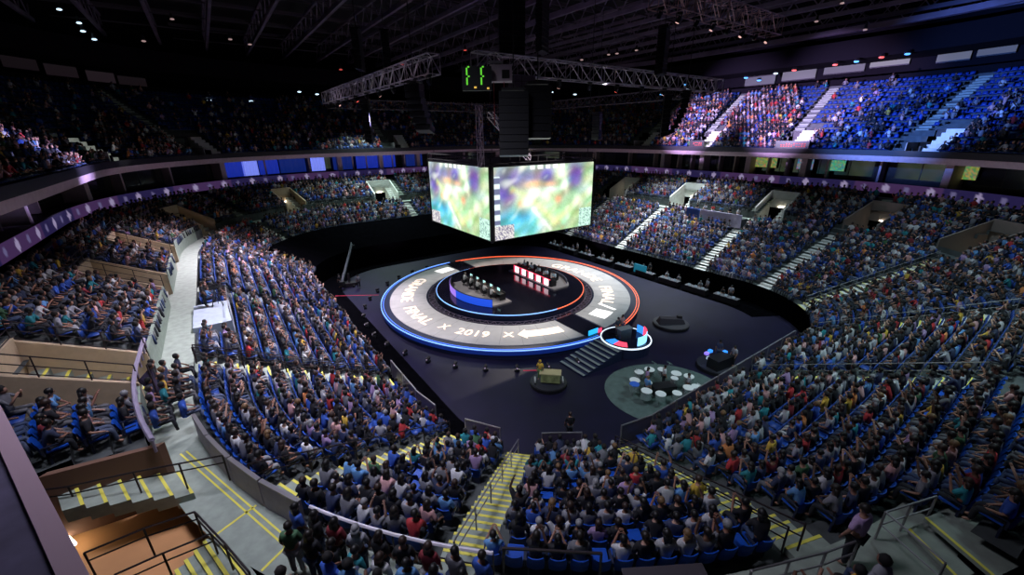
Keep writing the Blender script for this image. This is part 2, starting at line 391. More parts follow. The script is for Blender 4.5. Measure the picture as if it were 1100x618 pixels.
def rows_positions(d0, d1, zf, holes, zone, off=.36):
    out = []; row = rowd(d0, d1); nrow = int(round((d1-d0)/row))
    for r in range(nrow):
        d = d0+r*row+off; z = zf(d0+r*row)
        for i in range(8):
            k = SECS[i]; L = SLEN[i]; scale = (R0+d)/R0 if k[0] == 'a' else 1.
            n = int(L*scale/(.54 if (i == 6 and zone == 'low') else .63)); us = SCUM[i]+(np.arange(n)+.5)/n*L
            for u in us:
                if min(abs((u-a+UTOT/2) % UTOT-UTOT/2) for a in AU)*scale < 1.03: continue
                if zone == 'low' and d < 5.9 and u0 < u < u1: continue
                if in_hole(u, d, [(h[0], h[1]+.35, h[2]-.3, h[3]+.3) for h in holes]): continue
                x, y, nn = at_U(u, d); out.append((u, d, z, r, x, y, nn[0], nn[1]))
    return out
def world_arr(L):
    A_ = np.array(L); x = A_[:, 4]*AS[0]+A_[:, 5]*BT[0]; y = A_[:, 4]*AS[1]+A_[:, 5]*BT[1]
    dx = -(A_[:, 6]*AS[0]+A_[:, 7]*BT[0]); dy = -(A_[:, 6]*AS[1]+A_[:, 7]*BT[1])
    return A_, np.c_[x, y, A_[:, 2]], np.arctan2(-dx, dy)
low = rows_positions(0, 11.05, z_low, (), 'low')
mid = [q for q in rows_positions(11.05, 12.75, lambda d: ZW+.45*(d > 11.6), HOLES, 'mid', .3) if (UC0 < q[0] < UC1) or q[0] > UC0+UTOT]
bk = mid+rows_positions(12.75, 19.31, z_back, HOLES, 'back')
upl = rows_positions(17.2, 31.65, z_up, UHOLES, 'up')
# keep-clear places: camera platform, banner stand, pit on the near left, cloth-covered stands
def clear(u, d, s, t):
    if 31.6 < s < 37.9 and -3.3 < t < -.9: return True      # white camera platform
    if 28.6 < s < 38.2 and 60.4 < t < 62.6: return True     # banner stand
    return False
low = [q for q in low if not clear(q[0], q[1], q[4], q[5])]
def visible(X, m=70):
    px, py, dep = proj_np(X+np.array([0, 0, .9])); return (px > -m) & (px < 1100+m) & (py > -m) & (py < 618+m) & (dep > 1.5)
A1, X1, Y1 = world_arr(low+bk); v = visible(X1) & (np.hypot(X1[:, 0], X1[:, 1]) > 3.5); A1, X1, Y1 = A1[v], X1[v], Y1[v]
A2, X2, Y2 = world_arr(upl); v = visible(X2, 30) & (np.hypot(X2[:, 0], X2[:, 1]) > 22); A2, X2, Y2 = A2[v], X2[v], Y2[v]
print('seats low/back', len(X1), 'upper', len(X2))

def scatter(name, groups, m, label, cols=True):
    """groups: list of (template, positions, yaw, scale, colours (n,4,3)) -> ONE mesh"""
    VV = []; CC = []; LI = []; LS = []; off = 0
    for (V, F, K), X, Y, S_, COL in groups:
        n = len(X)
        if n == 0: continue
        c, s_ = np.cos(Y)[:, None], np.sin(Y)[:, None]
        vx = V[None, :, 0]*S_[:, None]; vy = V[None, :, 1]*S_[:, None]
        P_ = np.stack([vx*c-vy*s_+X[:, 0:1], vx*s_+vy*c+X[:, 1:2], V[None, :, 2]*S_[:, None]+X[:, 2:3]], 2)
        VV.append(P_.reshape(-1, 3)); nv = len(V)
        if cols: CC.append(COL[:, K, :].reshape(-1, 3))
        flat = np.concatenate([np.array(f) for f in F]); ln = np.array([len(f) for f in F])
        LI.append((flat[None, :]+(np.arange(n)*nv)[:, None]+off).reshape(-1)); LS.append(np.tile(ln, n)); off += n*nv
    VV = np.concatenate(VV); LI = np.concatenate(LI); LS = np.concatenate(LS)
    me = bpy.data.meshes.new(name); me.vertices.add(len(VV)); me.vertices.foreach_set('co', VV.astype(np.float32).ravel())
    me.loops.add(len(LI)); me.loops.foreach_set('vertex_index', LI.astype(np.int32))
    me.polygons.add(len(LS)); st = np.r_[0, np.cumsum(LS)[:-1]]; me.polygons.foreach_set('loop_start', st.astype(np.int32))
    me.update(calc_edges=True)
    if cols:
        ca = me.color_attributes.new('Col', 'FLOAT_COLOR', 'POINT'); CC = np.concatenate(CC); ca.data.foreach_set('color', np.c_[CC, np.ones(len(CC))].astype(np.float32).ravel())
    me.materials.append(m); o = bpy.data.objects.new(name, me); C.objects.link(o); o['kind'] = 'stuff'; o['label'] = label; return o
def rand_cols(n, g):
    sh = g.choice(len(SCOL), n, p=SW); sk = g.choice(5, n, p=[.3, .3, .2, .1, .1]); ha = g.choice(5, n, p=HW_); tr = g.choice(5, n, p=[.4, .25, .15, .15, .05])
    col = np.stack([SCOL[sh]*g.uniform(.75, 1.25, (n, 1)), SKINS[sk], HAIRS[ha], TROUS[tr]], 1); return col, sh, ha, sk, tr
POSES = ['lap', 'phone', 'up', 'fwd', 'side']; PW = [.38, .2, .05, .22, .15]
TM = [template(p) for p in POSES]; TF = [template(p, True) for p in POSES]
# who sits where
occ = rng.random(len(X1)) < .93
# the 300 seats and 300 people that show largest
px, py, dep = proj_np(X1+np.array([0, 0, .9])); inn = (px > 4) & (px < 1096) & (py > 4) & (py < 612)
order = np.argsort(np.where(inn, dep, 1e9))
ind_seat = order[:300]; ppl = [i for i in order if occ[i]][:292]
isp = np.zeros(len(X1), bool); isp[ppl] = True; iss = np.zeros(len(X1), bool); iss[ind_seat] = True
print('farthest individual', dep[ppl[-1]])
jit = rng.normal(0, .02, (len(X1), 2)); yj = rng.normal(0, .22, len(X1))
col1, sh1, ha1, sk1, tr1 = rand_cols(len(X1), rng); pose1 = rng.choice(5, len(X1), p=PW); scl = rng.uniform(.94, 1.1, len(X1))*PS
XP = X1.copy(); XP[:, 0] += jit[:, 0]; XP[:, 1] += jit[:, 1]
m = occ & ~isp
groups = [(TM[k], XP[m & (pose1 == k)], (Y1+yj)[m & (pose1 == k)], scl[m & (pose1 == k)], col1[m & (pose1 == k)]) for k in range(5)]
wu = []
for u in np.arange(U_of(6, 24.5), U_of(7, -101), .42):
    for d in (11.35, 11.85, 12.3):
        if rng.random() < .8: wu.append((u+rng.uniform(-.1, .1), d, ZW, 0, *at_U(u, d)[:2], *at_U(u, d)[2]))
A3, X3, Y3 = world_arr(wu); X3[:, 2] += .45; col3, *_ = rand_cols(len(X3), rng); groups.append((TM[0], X3, Y3, np.full(len(X3), PS), col3))
px2, py2, _ = proj_np(X2)
# upper deck: full on the right, thinner high up and on the far right
pr = np.where((px2 > 640), np.clip(1.15-(A2[:, 3]-7)/13, .10, .96), .62)
pr = np.where(px2 > 860, np.clip(.62-(A2[:, 3])/22, .08, .6), pr)
pr = np.where((px2 < 300), np.clip(.75-(A2[:, 3]/16), .12, .75), pr)
occ2 = rng.random(len(X2)) < pr
col2, *_ = rand_cols(len(X2), rng); pose2 = rng.choice(5, len(X2), p=PW); s2 = rng.uniform(.95, 1.1, len(X2))*PS; y2j = rng.normal(0, .25, len(X2))
groups += [(TF[k], X2[occ2 & (pose2 == k)], (Y2+y2j)[occ2 & (pose2 == k)], s2[occ2 & (pose2 == k)], col2[occ2 & (pose2 == k)]) for k in range(5)]
scatter('crowd', groups, M_crowd, 'thousands of seated spectators filling the tiers round the arena')
ST = seat_template(); one = np.ones(1)
mm = ~iss
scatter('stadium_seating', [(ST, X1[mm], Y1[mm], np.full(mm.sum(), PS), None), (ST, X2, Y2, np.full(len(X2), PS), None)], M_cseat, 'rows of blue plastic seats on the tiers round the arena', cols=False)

# ---------------------------------------------------------------- the nearest people and seats, one by one
def skin_mesh(name, verts, edges, radii, root=0, sub=1):
    me = bpy.data.meshes.new(name); me.from_pydata(verts, edges, []); o = bpy.data.objects.new(name, me); C.objects.link(o)
    md = o.modifiers.new('skin', 'SKIN'); md.use_smooth_shade = True
    for i, r in enumerate(radii):
        sv = me.skin_vertices[0].data[i]; sv.radius = (r, r) if not isinstance(r, tuple) else r; sv.use_root = (i == root)
    if sub: sb = o.modifiers.new('sub', 'SUBSURF'); sb.levels = sub; sb.render_levels = sub
    dg = bpy.context.evaluated_depsgraph_get(); out = bpy.data.meshes.new_from_object(o.evaluated_get(dg)); bpy.data.objects.remove(o)
    return out
def merge_mesh(me, mb):
    bm = bmesh.new(); bm.from_mesh(me); t = bpy.data.meshes.new('t'); t.from_pydata(mb.v, [], mb.f); bm.from_mesh(t)
    bmesh.ops.recalc_face_normals(bm, faces=bm.faces); bm.to_mesh(me); bm.free(); bpy.data.meshes.remove(t)
    for p in me.polygons: p.use_smooth = True
    return me
PO = {  # elbow, wrist (right side), spine lean, head pitch
 'lap': ((.27, .02, .73), (.12, .27, .60), 0.), 'phone': ((.24, .16, .80), (.08, .34, 1.08), .02), 'up': ((.30, .06, 1.2), (.22, .12, 1.46), 0.),
 'fwd': ((.23, .22, .74), (.07, .40, .70), .14), 'side': ((.31, 0, .74), (.30, .24, .64), .03), 'stand': ((.27, .02, 1.12), (.24, .12, .88), 0.)}
def figure(pose, long_hair):
    e, w, ln = PO[pose]; st = pose == 'stand'; zo = .42 if st else 0.
    J = [(0, 0, .5+zo), (0, ln*.4-.01, .70+zo), (0, ln*.8, .90+zo), (0, ln, 1.03+zo), (0, ln+.025, 1.11+zo), (0, ln+.04, 1.20+zo), (0, ln+.045, 1.27+zo)]
    R_ = [.13, .12, .14, .085, .05, .088, .078]; E_ = [(0, 1), (1, 2), (2, 3), (3, 4), (4, 5), (5, 6)]
    fing = MB()
    for sx in (-1, 1):
        n = len(J); ez, wz = (0, 0) if st else (0, 0)
        sh = (sx*.175, ln, 1.0+zo); el = (sx*e[0], e[1]+ln*.3, e[2]+ez+(0 if st else 0)); wr = (sx*w[0], w[1], w[2])
        d = (Vector(wr)-Vector(el)).normalized(); ha = Vector(wr)+d*.075
        J += [sh, el, wr, tuple(ha)]; R_ += [.062, .044, .030, (.036, .018)]; E_ += [(2, n), (n, n+1), (n+1, n+2), (n+2, n+3)]
        side = d.cross(Vector((0, 0, 1))); side = side.normalized() if side.length > .1 else Vector((1, 0, 0))
        up = side.cross(d)
        for k, (o_, L) in enumerate(((-.027, .065), (-.009, .08), (.009, .075), (.027, .058))):
            b0 = ha+side*o_; b1 = b0+d*L*.55-up*.006; b2 = b1+d*L*.35-up*.025; fing.tube(b0, b1, .009, .008, 5); fing.tube(b1, b2, .008, .006, 5)
        t0 = Vector(wr)+side*(-sx*.028)+d*.02; fing.tube(t0, t0+d*.045-side*sx*.03-up*.01, .011, .008, 5)
        n = len(J)
        if st: J += [(sx*.1, 0, .86), (sx*.11, .01, .48), (sx*.11, -.01, .09), (sx*.12, .13, .04)]
        else: J += [(sx*.1, .06, .50), (sx*.13, .43, .53), (sx*.13, .46, .10), (sx*.13, .59, .05)]
        R_ += [.095, .065, .042, (.045, .03)]; E_ += [(0, n), (n, n+1), (n+1, n+2), (n+2, n+3)]
    body = skin_mesh('person', J, E_, R_)
    hc = Vector((0, ln+.04, 1.235+zo)); fc = MB()
    fc.ball(hc+Vector((0, .098, -.02)), .018, 6, 4, (.8, 1, 1.3))                           # nose
    for sx in (-1, 1): fc.ball(hc+Vector((sx*.088, -.005, -.02)), .024, 6, 4, (.5, .8, 1.2)); fc.ball(hc+Vector((sx*.034, .083, .01)), .012, 6, 4)
    fc.ball(hc+Vector((0, .086, -.062)), .02, 6, 4, (1.3, .5, .4)); fc.v += []; 
    merge_mesh(body, fing); merge_mesh(body, fc)
    # clothing: sleeves to the elbow, trunk; trousers to the ankle
    k = lambda i, x: (R_[i][0]+x, R_[i][1]+x) if isinstance(R_[i], tuple) else R_[i]+x
    sj = [J[0], J[1], J[2], J[3], J[7], J[8], J[15], J[16]]
    for a_, b_ in ((4, 5), (6, 7)): sj[b_] = tuple(Vector(sj[a_]).lerp(Vector(sj[b_]), .93))
    shirt = skin_mesh('shirt', sj, [(0, 1), (1, 2), (2, 3), (2, 4), (4, 5), (2, 6), (6, 7)], [.155, .145, .165, .098, .085, .066, .085, .066])
    tj = [J[0], J[11], J[12], J[13], J[19], J[20], J[21]]
    tr = skin_mesh('trousers', tj, [(0, 1), (1, 2), (2, 3), (0, 4), (4, 5), (5, 6)], [.15, .115, .085, .062, .115, .085, .062])
    hb = MB(); hb.ball(hc+Vector((0, -.018, .028)), .112, 10, 7, (.93, 1.02, 1.03))
    if long_hair: hb.hexa([hc+Vector(q) for q in ((-.085, -.13, -.24), (.085, -.13, -.24), (.07, -.06, -.24), (-.07, -.06, -.24), (-.1, -.11, .03), (.1, -.11, .03), (.1, .01, .03), (-.1, .01, .03))])
    hair = bpy.data.meshes.new('hair'); hair.from_pydata(hb.v, [], hb.f)
    for p in hair.polygons: p.use_smooth = True
    for me_, m_ in ((body, M_skin), (shirt, M_cloth), (tr, M_cloth), (hair, M_hair)):
        me_.materials.clear(); me_.materials.append(m_)
    return body, shirt, tr, hair
FIG = {(p, h): figure(p, h) for p in PO for h in (False, True)}
def person(loc, yaw, pose, lh, cols, label, group=None, scale=1., cat='person', sized=False):
    if not sized: scale *= PS*.95
    body, shirt, tr, hair = FIG[(pose, lh)]
    o = bpy.data.objects.new('person', body); C.objects.link(o); o.location = loc; o.rotation_euler = (0, 0, yaw); o.scale = (scale,)*3
    o.color = (*cols[1], 1); tag(o, label, cat, group)
    for n_, me_, c_ in (('shirt', shirt, cols[0]), ('trousers', tr, cols[3]), ('hair', hair, cols[2])):
        p = bpy.data.objects.new(n_, me_); C.objects.link(p); p.parent = o; p.color = (*c_, 1)
    return o
ORD = ['front', 'second', 'third', 'fourth', 'fifth', 'sixth', 'seventh', 'eighth', 'ninth', 'tenth', 'eleventh', 'twelfth', 'thirteenth', 'fourteenth', 'fifteenth', 'sixteenth',
       'seventeenth', 'eighteenth', 'nineteenth', 'twentieth', '21st', '22nd', '23rd', '24th', '25th', '26th', '27th', '28th', '29th', '30th', '31st', '32nd', '33rd', '34th', '35th', '36th']
def block_of(u):
    k = int(np.searchsorted(AU, u)); lo = AU[k-1] if k > 0 else AU[-1]
    names = {NAMED['A']: 'block right of the long straight stairs', NAMED['B']: 'block right of the diagonal stairs'}
    lo_, hi_ = lo, AU[k % len(AU)]
    def is_(x, y): return abs(x-y) < .01
    if is_(lo_, NAMED['A']): nm = 'block between the two long yellow-edged stairs'
    if is_(lo_, NAMED['B']): nm = 'block beyond the diagonal stairs'
    # contour runs clockwise as seen here: L(-115) < A(-134) < B(-162)
    if is_(lo_, NAMED['L']) and is_(hi_, NAMED['A']): nm = 'block left of the straight stairs'
    elif is_(lo_, NAMED['A']) and is_(hi_, NAMED['B']): nm = 'block between the two yellow-edged stairs'
    elif is_(lo_, NAMED['B']) or (lo_ > hi_ and u > AU[-1]) or u < AU[0]: nm = 'block right of the diagonal stairs'
    elif is_(hi_, NAMED['L']): nm = 'block left of the wide walk-down'
    elif is_(lo_, AU[0]): nm = 'block at the right edge'
    else: nm = 'block above the left railing'
    return nm, lo_
def seat_no(i):
    u, d, r = A1[i, 0], A1[i, 1], A1[i, 3]; nm, lo_ = block_of(u)
    same = np.where((np.abs(A1[:, 1]-d) < .01))[0]; us = np.sort([(A1[j, 0]-lo_) % UTOT for j in same if block_of(A1[j, 0])[1] == lo_])
    rank = int(np.searchsorted(us, (u-lo_) % UTOT-1e-6)); row = int((d+.001)/1.0046) if d < 11.2 else int(A1[i, 3])+(11 if d < 12.8 else 13)
    return nm, ORD[min(row, 33)], ORD[min(rank, 33)].replace('front', 'first')
bb = {}
def seat_proto():
    yb = thing('stadium_seat', '', 'seat'); 
    m = MB(); m.box((0, .15, .44), (.44, .42, .05), 0, .06); m.box((0, .35, .455), (.42, .05, .06), 0); o1 = m.build('seat_pan', M_seat, yb)
    m = MB(); n = 6
    f = []; 
    for zz, yy, wd in ((.40, -.15, .42), (.60, -.17, .45), (.80, -.22, .44), (.88, -.25, .38)):
        f.append([(wd*(i/n-.5), yy-.05*(1-(2*i/n-1)**2), zz) for i in range(n+1)])
    g_ = [[(x, y+.03, z) for x, y, z in r] for r in f]
    for q in range(3): m.strip([Vector(p) for p in f[q]], [Vector(p) for p in f[q+1]]); m.strip([Vector(p) for p in g_[q]], [Vector(p) for p in g_[q+1]])
    m.strip([Vector(p) for p in f[3]], [Vector(p) for p in g_[3]])
    m.build('backrest', M_seat, yb, True)
    for sx in (-1, 1): m = MB(); m.box((sx*.25, .04, .62), (.04, .34, .03)); m.box((sx*.25, -.12, .5), (.03, .05, .24)); m.build('armrest', M_seatarm, yb)
    m = MB(); m.box((0, -.05, .21), (.34, .05, .42)); m.build('pedestal', M_seatarm, yb)
    return yb
sp = seat_proto(); first = True
SG = 'blue folding seats in the nearest rows'
for i in ind_seat:
    if first: o = sp; first = False
    else:
        o = sp.copy(); C.objects.link(o)
        for ch in sp.children: c = ch.copy(); C.objects.link(c); c.parent = o
    o.location = X1[i]; o.scale = (PS,)*3; o.rotation_euler = (0, 0, Y1[i]); nm, rw, rk = seat_no(i)
    if occ[i]: o['label'] = f'blue folding seat, {rk} seat of the {rw} row, {nm}'
    else: o['label'] = f'empty blue folding seat, {rk} of the {rw} row, {nm}'
    o['group'] = SG
HAND = {'lap': 'hands in lap', 'phone': 'holding up a phone', 'up': 'arms raised', 'fwd': 'leaning forward', 'side': 'arms on rests'}
lhr = rng.random(len(X1)) < .4
for i in ppl:
    nm, rw, rk = seat_no(i); p = POSES[pose1[i]]
    person(X1[i], Y1[i]+yj[i]*.6, p, bool(lhr[i]), col1[i], f'person in {SNAME[sh1[i]]} top, {rk} seat of {rw} row, {nm}', 'spectators seated in the nearest rows', scl[i], sized=True)

# ---------------------------------------------------------------- helpers that look things up in the bowl
def PD(px, py, d):                        # where the line of sight leaves offset d of the bowl
    r = rayd(px, py); k = 0.
    lo = 12. if d > 15 else 4.
    for i in range(int(lo*20), 4000):
        q = r*(i*.05); s_ = q.x*AS[0]+q.y*AS[1]; t_ = q.x*BT[0]+q.y*BT[1]
        if dist(s_, t_) >= d and i*.05 > 22: return Vector((q.x, q.y, CAMZ+q.z))
    return Vector((q.x, q.y, CAMZ+q.z))
def ST_(v): return v.x*AS[0]+v.y*AS[1], v.x*BT[0]+v.y*BT[1]
def U_at(v):                              # contour coordinate of a world point
    s_, t_ = ST_(v); best = min(range(900), key=lambda i: (lambda q: (q[0]-s_)**2+(q[1]-t_)**2)(at_U(i*UTOT/900, dist(s_, t_)))); return best*UTOT/900
def railing(pts, label, post=1.6, h=1.0, m=None, group=None, rails=(1.0, .55), r=.028, topm=None, name='railing', top_r=None):
    h *= 1.12; m = m or M_rail; o = thing(name, label, 'railing', pts[0], group)
    for k, f in enumerate(rails):
        b = MB()
        for a_, c_ in zip(pts[:-1], pts[1:]): b.tube(Vector(a_)+Vector((0, 0, h*f)), Vector(c_)+Vector((0, 0, h*f)), (top_r or r) if k == 0 else r*.8, n=6)
        b.build('top_rail' if k == 0 else 'mid_rail', topm if (topm and k == 0) else m, o)
    L = 0
    for a_, c_ in zip(pts[:-1], pts[1:]):
        a_ = Vector(a_); c_ = Vector(c_); n = max(1, int(round((c_-a_).length/post)))
        for i in range(n+1):
            if i == n and c_ != Vector(pts[-1]): continue
            p = a_.lerp(c_, i/n); b = MB(); b.tube(p, p+Vector((0, 0, h)), r, n=6); b.build('post', m, o)
    return o
def radial(u, d0, d1, zf, n=5): return [WU(u, d0+(d1-d0)*i/n, zf(d0+(d1-d0)*i/n)+.12) for i in range(n+1)]

# handrails up the aisles
for key, lab, w_ in (('A', 'metal handrail up the middle of the long straight yellow-edged stairs', 0.), ('B', 'dark handrail along the right side of the diagonal yellow-edged stairs', -.30),
                     ('L', 'dark handrail beside the wide walk-down at the lower left', -.35), ('R', 'dark double railing across the left stand above the blue seats', .1)):
    u = NAMED[key]+w_*1.2; pts = radial(u, .3, 10.9, z_low); railing(pts, lab, 1.7, .95, m=M_steel if key == 'A' else M_rail, r=.032)
if True:
    u = NAMED['B']-.62; railing(radial(u, 1, 10.8, z_low), 'second dark handrail right of the diagonal yellow-edged stairs', 1.7, .95, r=.03)
    u = NAMED['R']-.35; railing(radial(u, .6, 10.9, z_low), 'lower of the two dark railings across the left stand', 1.7, .9, r=.03)
    for (a_, v_), nm in zip(((0, 30), (1, 170), (1, 135)), ('first railing up the right stand, lowest in view', 'second railing up the right stand, in mid height', 'third railing up the right stand toward the far side')):
        railing(radial(U_of(a_, v_), .3, 10.9, z_low), 'thin grey '+nm, 2.2, .95, m=M_steel, r=.025)
# front barrier panels round the near edge of the floor
def barrier(u, w, label, h=1.5):
    z = z_low(0)-.05; c = WU(u, -.30, z); y = in_yaw(u); o = thing('crowd_barrier', label, 'barrier', c, 'barrier panels along the arena floor')
    m = MB(); m.box(c+Vector((0, 0, h*.5)), (w, .05, h*.9), y); m.build('panel', mat('smoky_panel', (.06, .05, .09), .4), o)
    m = MB(); m.box(c+Vector((0, 0, h)), (w+.04, .07, .06), y); m.build('top_rail', M_steel, o)
    for sx in (-1, 1):
        m = MB(); q = Matrix.Rotation(y, 3, 'Z') @ Vector((sx*w*.5, 0, 0)); m.box(c+q+Vector((0, 0, h*.5)), (.05, .08, h), y); m.build('post', M_steel, o)
i = 0
for uu in np.arange(U_of(6, 27), UTOT+U_of(0, 38), 2.45):
    rel = (uu-U_of(7, -134)); i += 1
    if abs(rel) < 1.0 or abs(uu-U_of(7, -162)) < 1.0 or abs(uu-U_of(7, -115)) < 1.0: continue
    barrier(uu, 2.3, f'grey front-row barrier panel at the floor edge, {ORD[i].replace("front","first")} along from the left railing')

# ---------------------------------------------------------------- vomitories in the back terrace
VL = ['beyond the blue and white banner stand on the right', 'second along the right stand from the hanging screen', 'first along the right stand, beside the hanging screen', 'right stand beside an orange-lit gap', 'far right of the stand with pale walls',
      'low down at the right edge', 'bottom right corner', 'ochre, bottom left', 'beige at left edge',
      'left stand, nearer of two', 'left stand, farther of two', 'far left corner', 'far end, left of centre', 'far end with pale green walls']
for (a_, v_, hw), lab in zip(VOMS, VL):
    u = U_of(a_, v_); near = a_ == 7 or (a_ == 6 and v_ < 30); wm = M_beige if a_ in (6, 5) else mat('brown_grey_wall', (.20, .16, .14), .8) if a_ in (0, 1) else M_white
    if a_ == 7: continue
    o = thing('vomitory', 'stair entry cut into the stand, '+lab, 'entry', WU(u, 12.6, ZW), 'entries cut into the back tier', in_yaw(u))
    def L(x, y, z): return o.matrix_basis @ Vector((x, y, z))
    zt_ = z_back(16.9)-ZW
    fm = M_orange if wm is M_orange else M_conc
    m = MB(); m.hexa([L(x, y, z) for x, y, z in ((-hw, -4.3, -1.0), (hw, -4.3, -1.0), (hw, 0, -.2), (-hw, 0, -.2), (-hw, -4.3, -.8), (hw, -4.3, -.8), (hw, 0, 0), (-hw, 0, 0))]); m.build('ramp_floor', fm, o)
    for sx in (-1, 1):
        m = MB(); m.hexa([L(x, y, z) for x, y, z in ((sx*hw-.1, -4.3, -1), (sx*hw+.1, -4.3, -1), (sx*hw+.1, 0, -1), (sx*hw-.1, 0, -1), (sx*hw-.1, -4.3, zt_+.9), (sx*hw+.1, -4.3, zt_+.9), (sx*hw+.1, 0, 1.7), (sx*hw-.1, 0, 1.7))]); m.build('side_wall', wm, o)
    m = MB(); m.hexa([L(x, y, z) for x, y, z in ((-hw, -4.3, 1.35), (hw, -4.3, 1.35), (hw, -4.1, 1.35), (-hw, -4.1, 1.35), (-hw, -4.3, zt_+.95), (hw, -4.3, zt_+.95), (hw, -4.1, zt_+.95), (-hw, -4.1, zt_+.95))]); m.build('header', wm, o)
    m = MB(); m.hexa([L(x, y, z) for x, y, z in ((-hw*.95, -4.6, -.85), (hw*.95, -4.6, -.85), (hw*.95, -4.25, -.85), (-hw*.95, -4.25, -.85), (-hw*.95, -4.6, 1.4), (hw*.95, -4.6, 1.4), (hw*.95, -4.25, 1.4), (-hw*.95, -4.25, 1.4))]); m.build('dark_opening', M_black, o)
    m = MB()                                 # flight of white steps up one side
    for q in range(6): m.hexa([L(x, y, z) for x, y, z in ((-hw+.1, -.3-.62*(q+1), -.6), (-hw+1.2, -.3-.62*(q+1), -.6), (-hw+1.2, -.3-.62*q, -.6), (-hw+.1, -.3-.62*q, -.6),
        (-hw+.1, -.3-.62*(q+1), .3+.36*q), (-hw+1.2, -.3-.62*(q+1), .3+.36*q), (-hw+1.2, -.3-.62*q, .3+.36*q), (-hw+.1, -.3-.62*q, .3+.36*q))])
    fl = m.build('steps', M_conc if near else M_white, o)
    if near:
        m = MB()
        for q in range(6): m.hexa([L(x, y, z) for x, y, z in ((-hw+.1, -.42-.62*q, .3+.36*q), (-hw+1.2, -.42-.62*q, .3+.36*q), (-hw+1.2, -.3-.62*q, .3+.36*q), (-hw+.1, -.3-.62*q, .3+.36*q),
            (-hw+.1, -.42-.62*q, .32+.36*q), (-hw+1.2, -.42-.62*q, .32+.36*q), (-hw+1.2, -.3-.62*q, .32+.36*q), (-hw+.1, -.3-.62*q, .32+.36*q))])
        m.build('nosing', M_yellow, fl)
    m = MB(); m.tube(L(-.5, -4.0, 1.5), L(.5, -4.0, 1.5), .05); m.build('lamp', mat('warm_fill_tube', (1, .9, .8), emit=(1., .86, .66), es=14.), o)  # added glowing tube, brightens the entry and its steps
    if near or a_ == 6:
        pts = [L(-hw, 0, 1.5), L(-hw, -4.2, zt_+.7), L(hw, -4.2, zt_+.7), L(hw, 0, 1.5)]
        railing(pts, 'dark brown railing round the stair entry, '+lab, 1.5, 1.0, rails=(1., .6, .25))
# white entries in the upper deck
for i, (a_, v_, hw) in enumerate(UVOMS):
    u = U_of(a_, v_); c = WU(u, 17.4, 17.2)
    if c.xy.length < 26: continue
    n_ = ('second from the right', 'third from the right', 'fourth from the right, near the cube', 'rightmost', 'beyond the right edge', 'on the left above the dark suites', 'in the far left corner', 'behind the left truss end')[i]
    o = thing('upper_entry', 'white stepped entry in the upper deck, '+n_, 'entry', c, 'white stepped entries of the upper deck', in_yaw(u))
    def L(x, y, z): return o.matrix_basis @ Vector((x, y, z))
    def bx(m, x0, x1, y0, y1, z0, z1): m.hexa([L(*q) for q in ((x0, y0, z0), (x1, y0, z0), (x1, y1, z0), (x0, y1, z0), (x0, y0, z1), (x1, y0, z1), (x1, y1, z1), (x0, y1, z1))])
    m = MB(); bx(m, -hw, hw, -4.2, 0, -.1, .02); m.build('landing', M_white, o)
    m = MB()
    for q in range(7): bx(m, -hw, hw*.15, -.6*(q+1), -.6*q, 0, .42*(q+1))
    m.build('steps', M_white, o)
    m = MB(); bx(m, hw*.15, hw, -4.25, -4.1, 0, 2.9); bx(m, hw*.15, hw*.25, -4.1, -.3, 0, 1.1); m.build('dark_opening', M_dark, o)
    m = MB(); bx(m, hw, hw+.12, -4.2, 0, 0, 1.5); m.build('side_wall', mat('grey_side_wall', (.3, .29, .3), .8), o)

# ---------------------------------------------------------------- led ribbon, suites and ring
def ribbon(d, z0, z1):
    n = 1800; us = np.linspace(0, UTOT, n); nz = 6; V_ = []; Cc = []
    dd = WU(us[0], d, 0)
    xs = [at_U(u, d) for u in us]; seg = np.r_[0, np.cumsum([math.hypot(xs[i+1][0]-xs[i][0], xs[i+1][1]-xs[i][1]) for i in range(n-1)])]
    for j in range(nz+1):
        f = j/nz
        for i in range(n):
            V_.append(W(xs[i][0], xs[i][1], z0+(z1-z0)*f)); L = seg[i]; blk = int(L/9.6) % 2
            base = np.array((.022, .016, .075)) if blk else np.array((.065, .030, .105))
            x = (L % 2.4)-1.2; y = (f-.5)*(z1-z0); r = math.hypot(x*1.0, y)
            big = int(L/2.4) % 2 == 0
            if r < (.42 if big else .30): base = np.array((.36, .30, .50)) if big else np.array((.15, .13, .28))
            Cc.append((*base, 1))
    F_ = [(j*n+i, j*n+i+1, (j+1)*n+i+1, (j+1)*n+i) for j in range(nz) for i in range(n-1)]
    me = bpy.data.meshes.new('trim_led_ribbon'); me.from_pydata(V_, [], F_); ca = me.color_attributes.new('Col', 'FLOAT_COLOR', 'POINT'); ca.data.foreach_set('color', np.array(Cc, np.float32).ravel())
    me.materials.append(M_rib); o = bpy.data.objects.new('trim_led_ribbon', me); C.objects.link(o); o['kind'] = 'structure'
ribbon(20.26, 12.4, 13.6)
k = 0
ulist = np.arange(1.2, UTOT, 2.75)
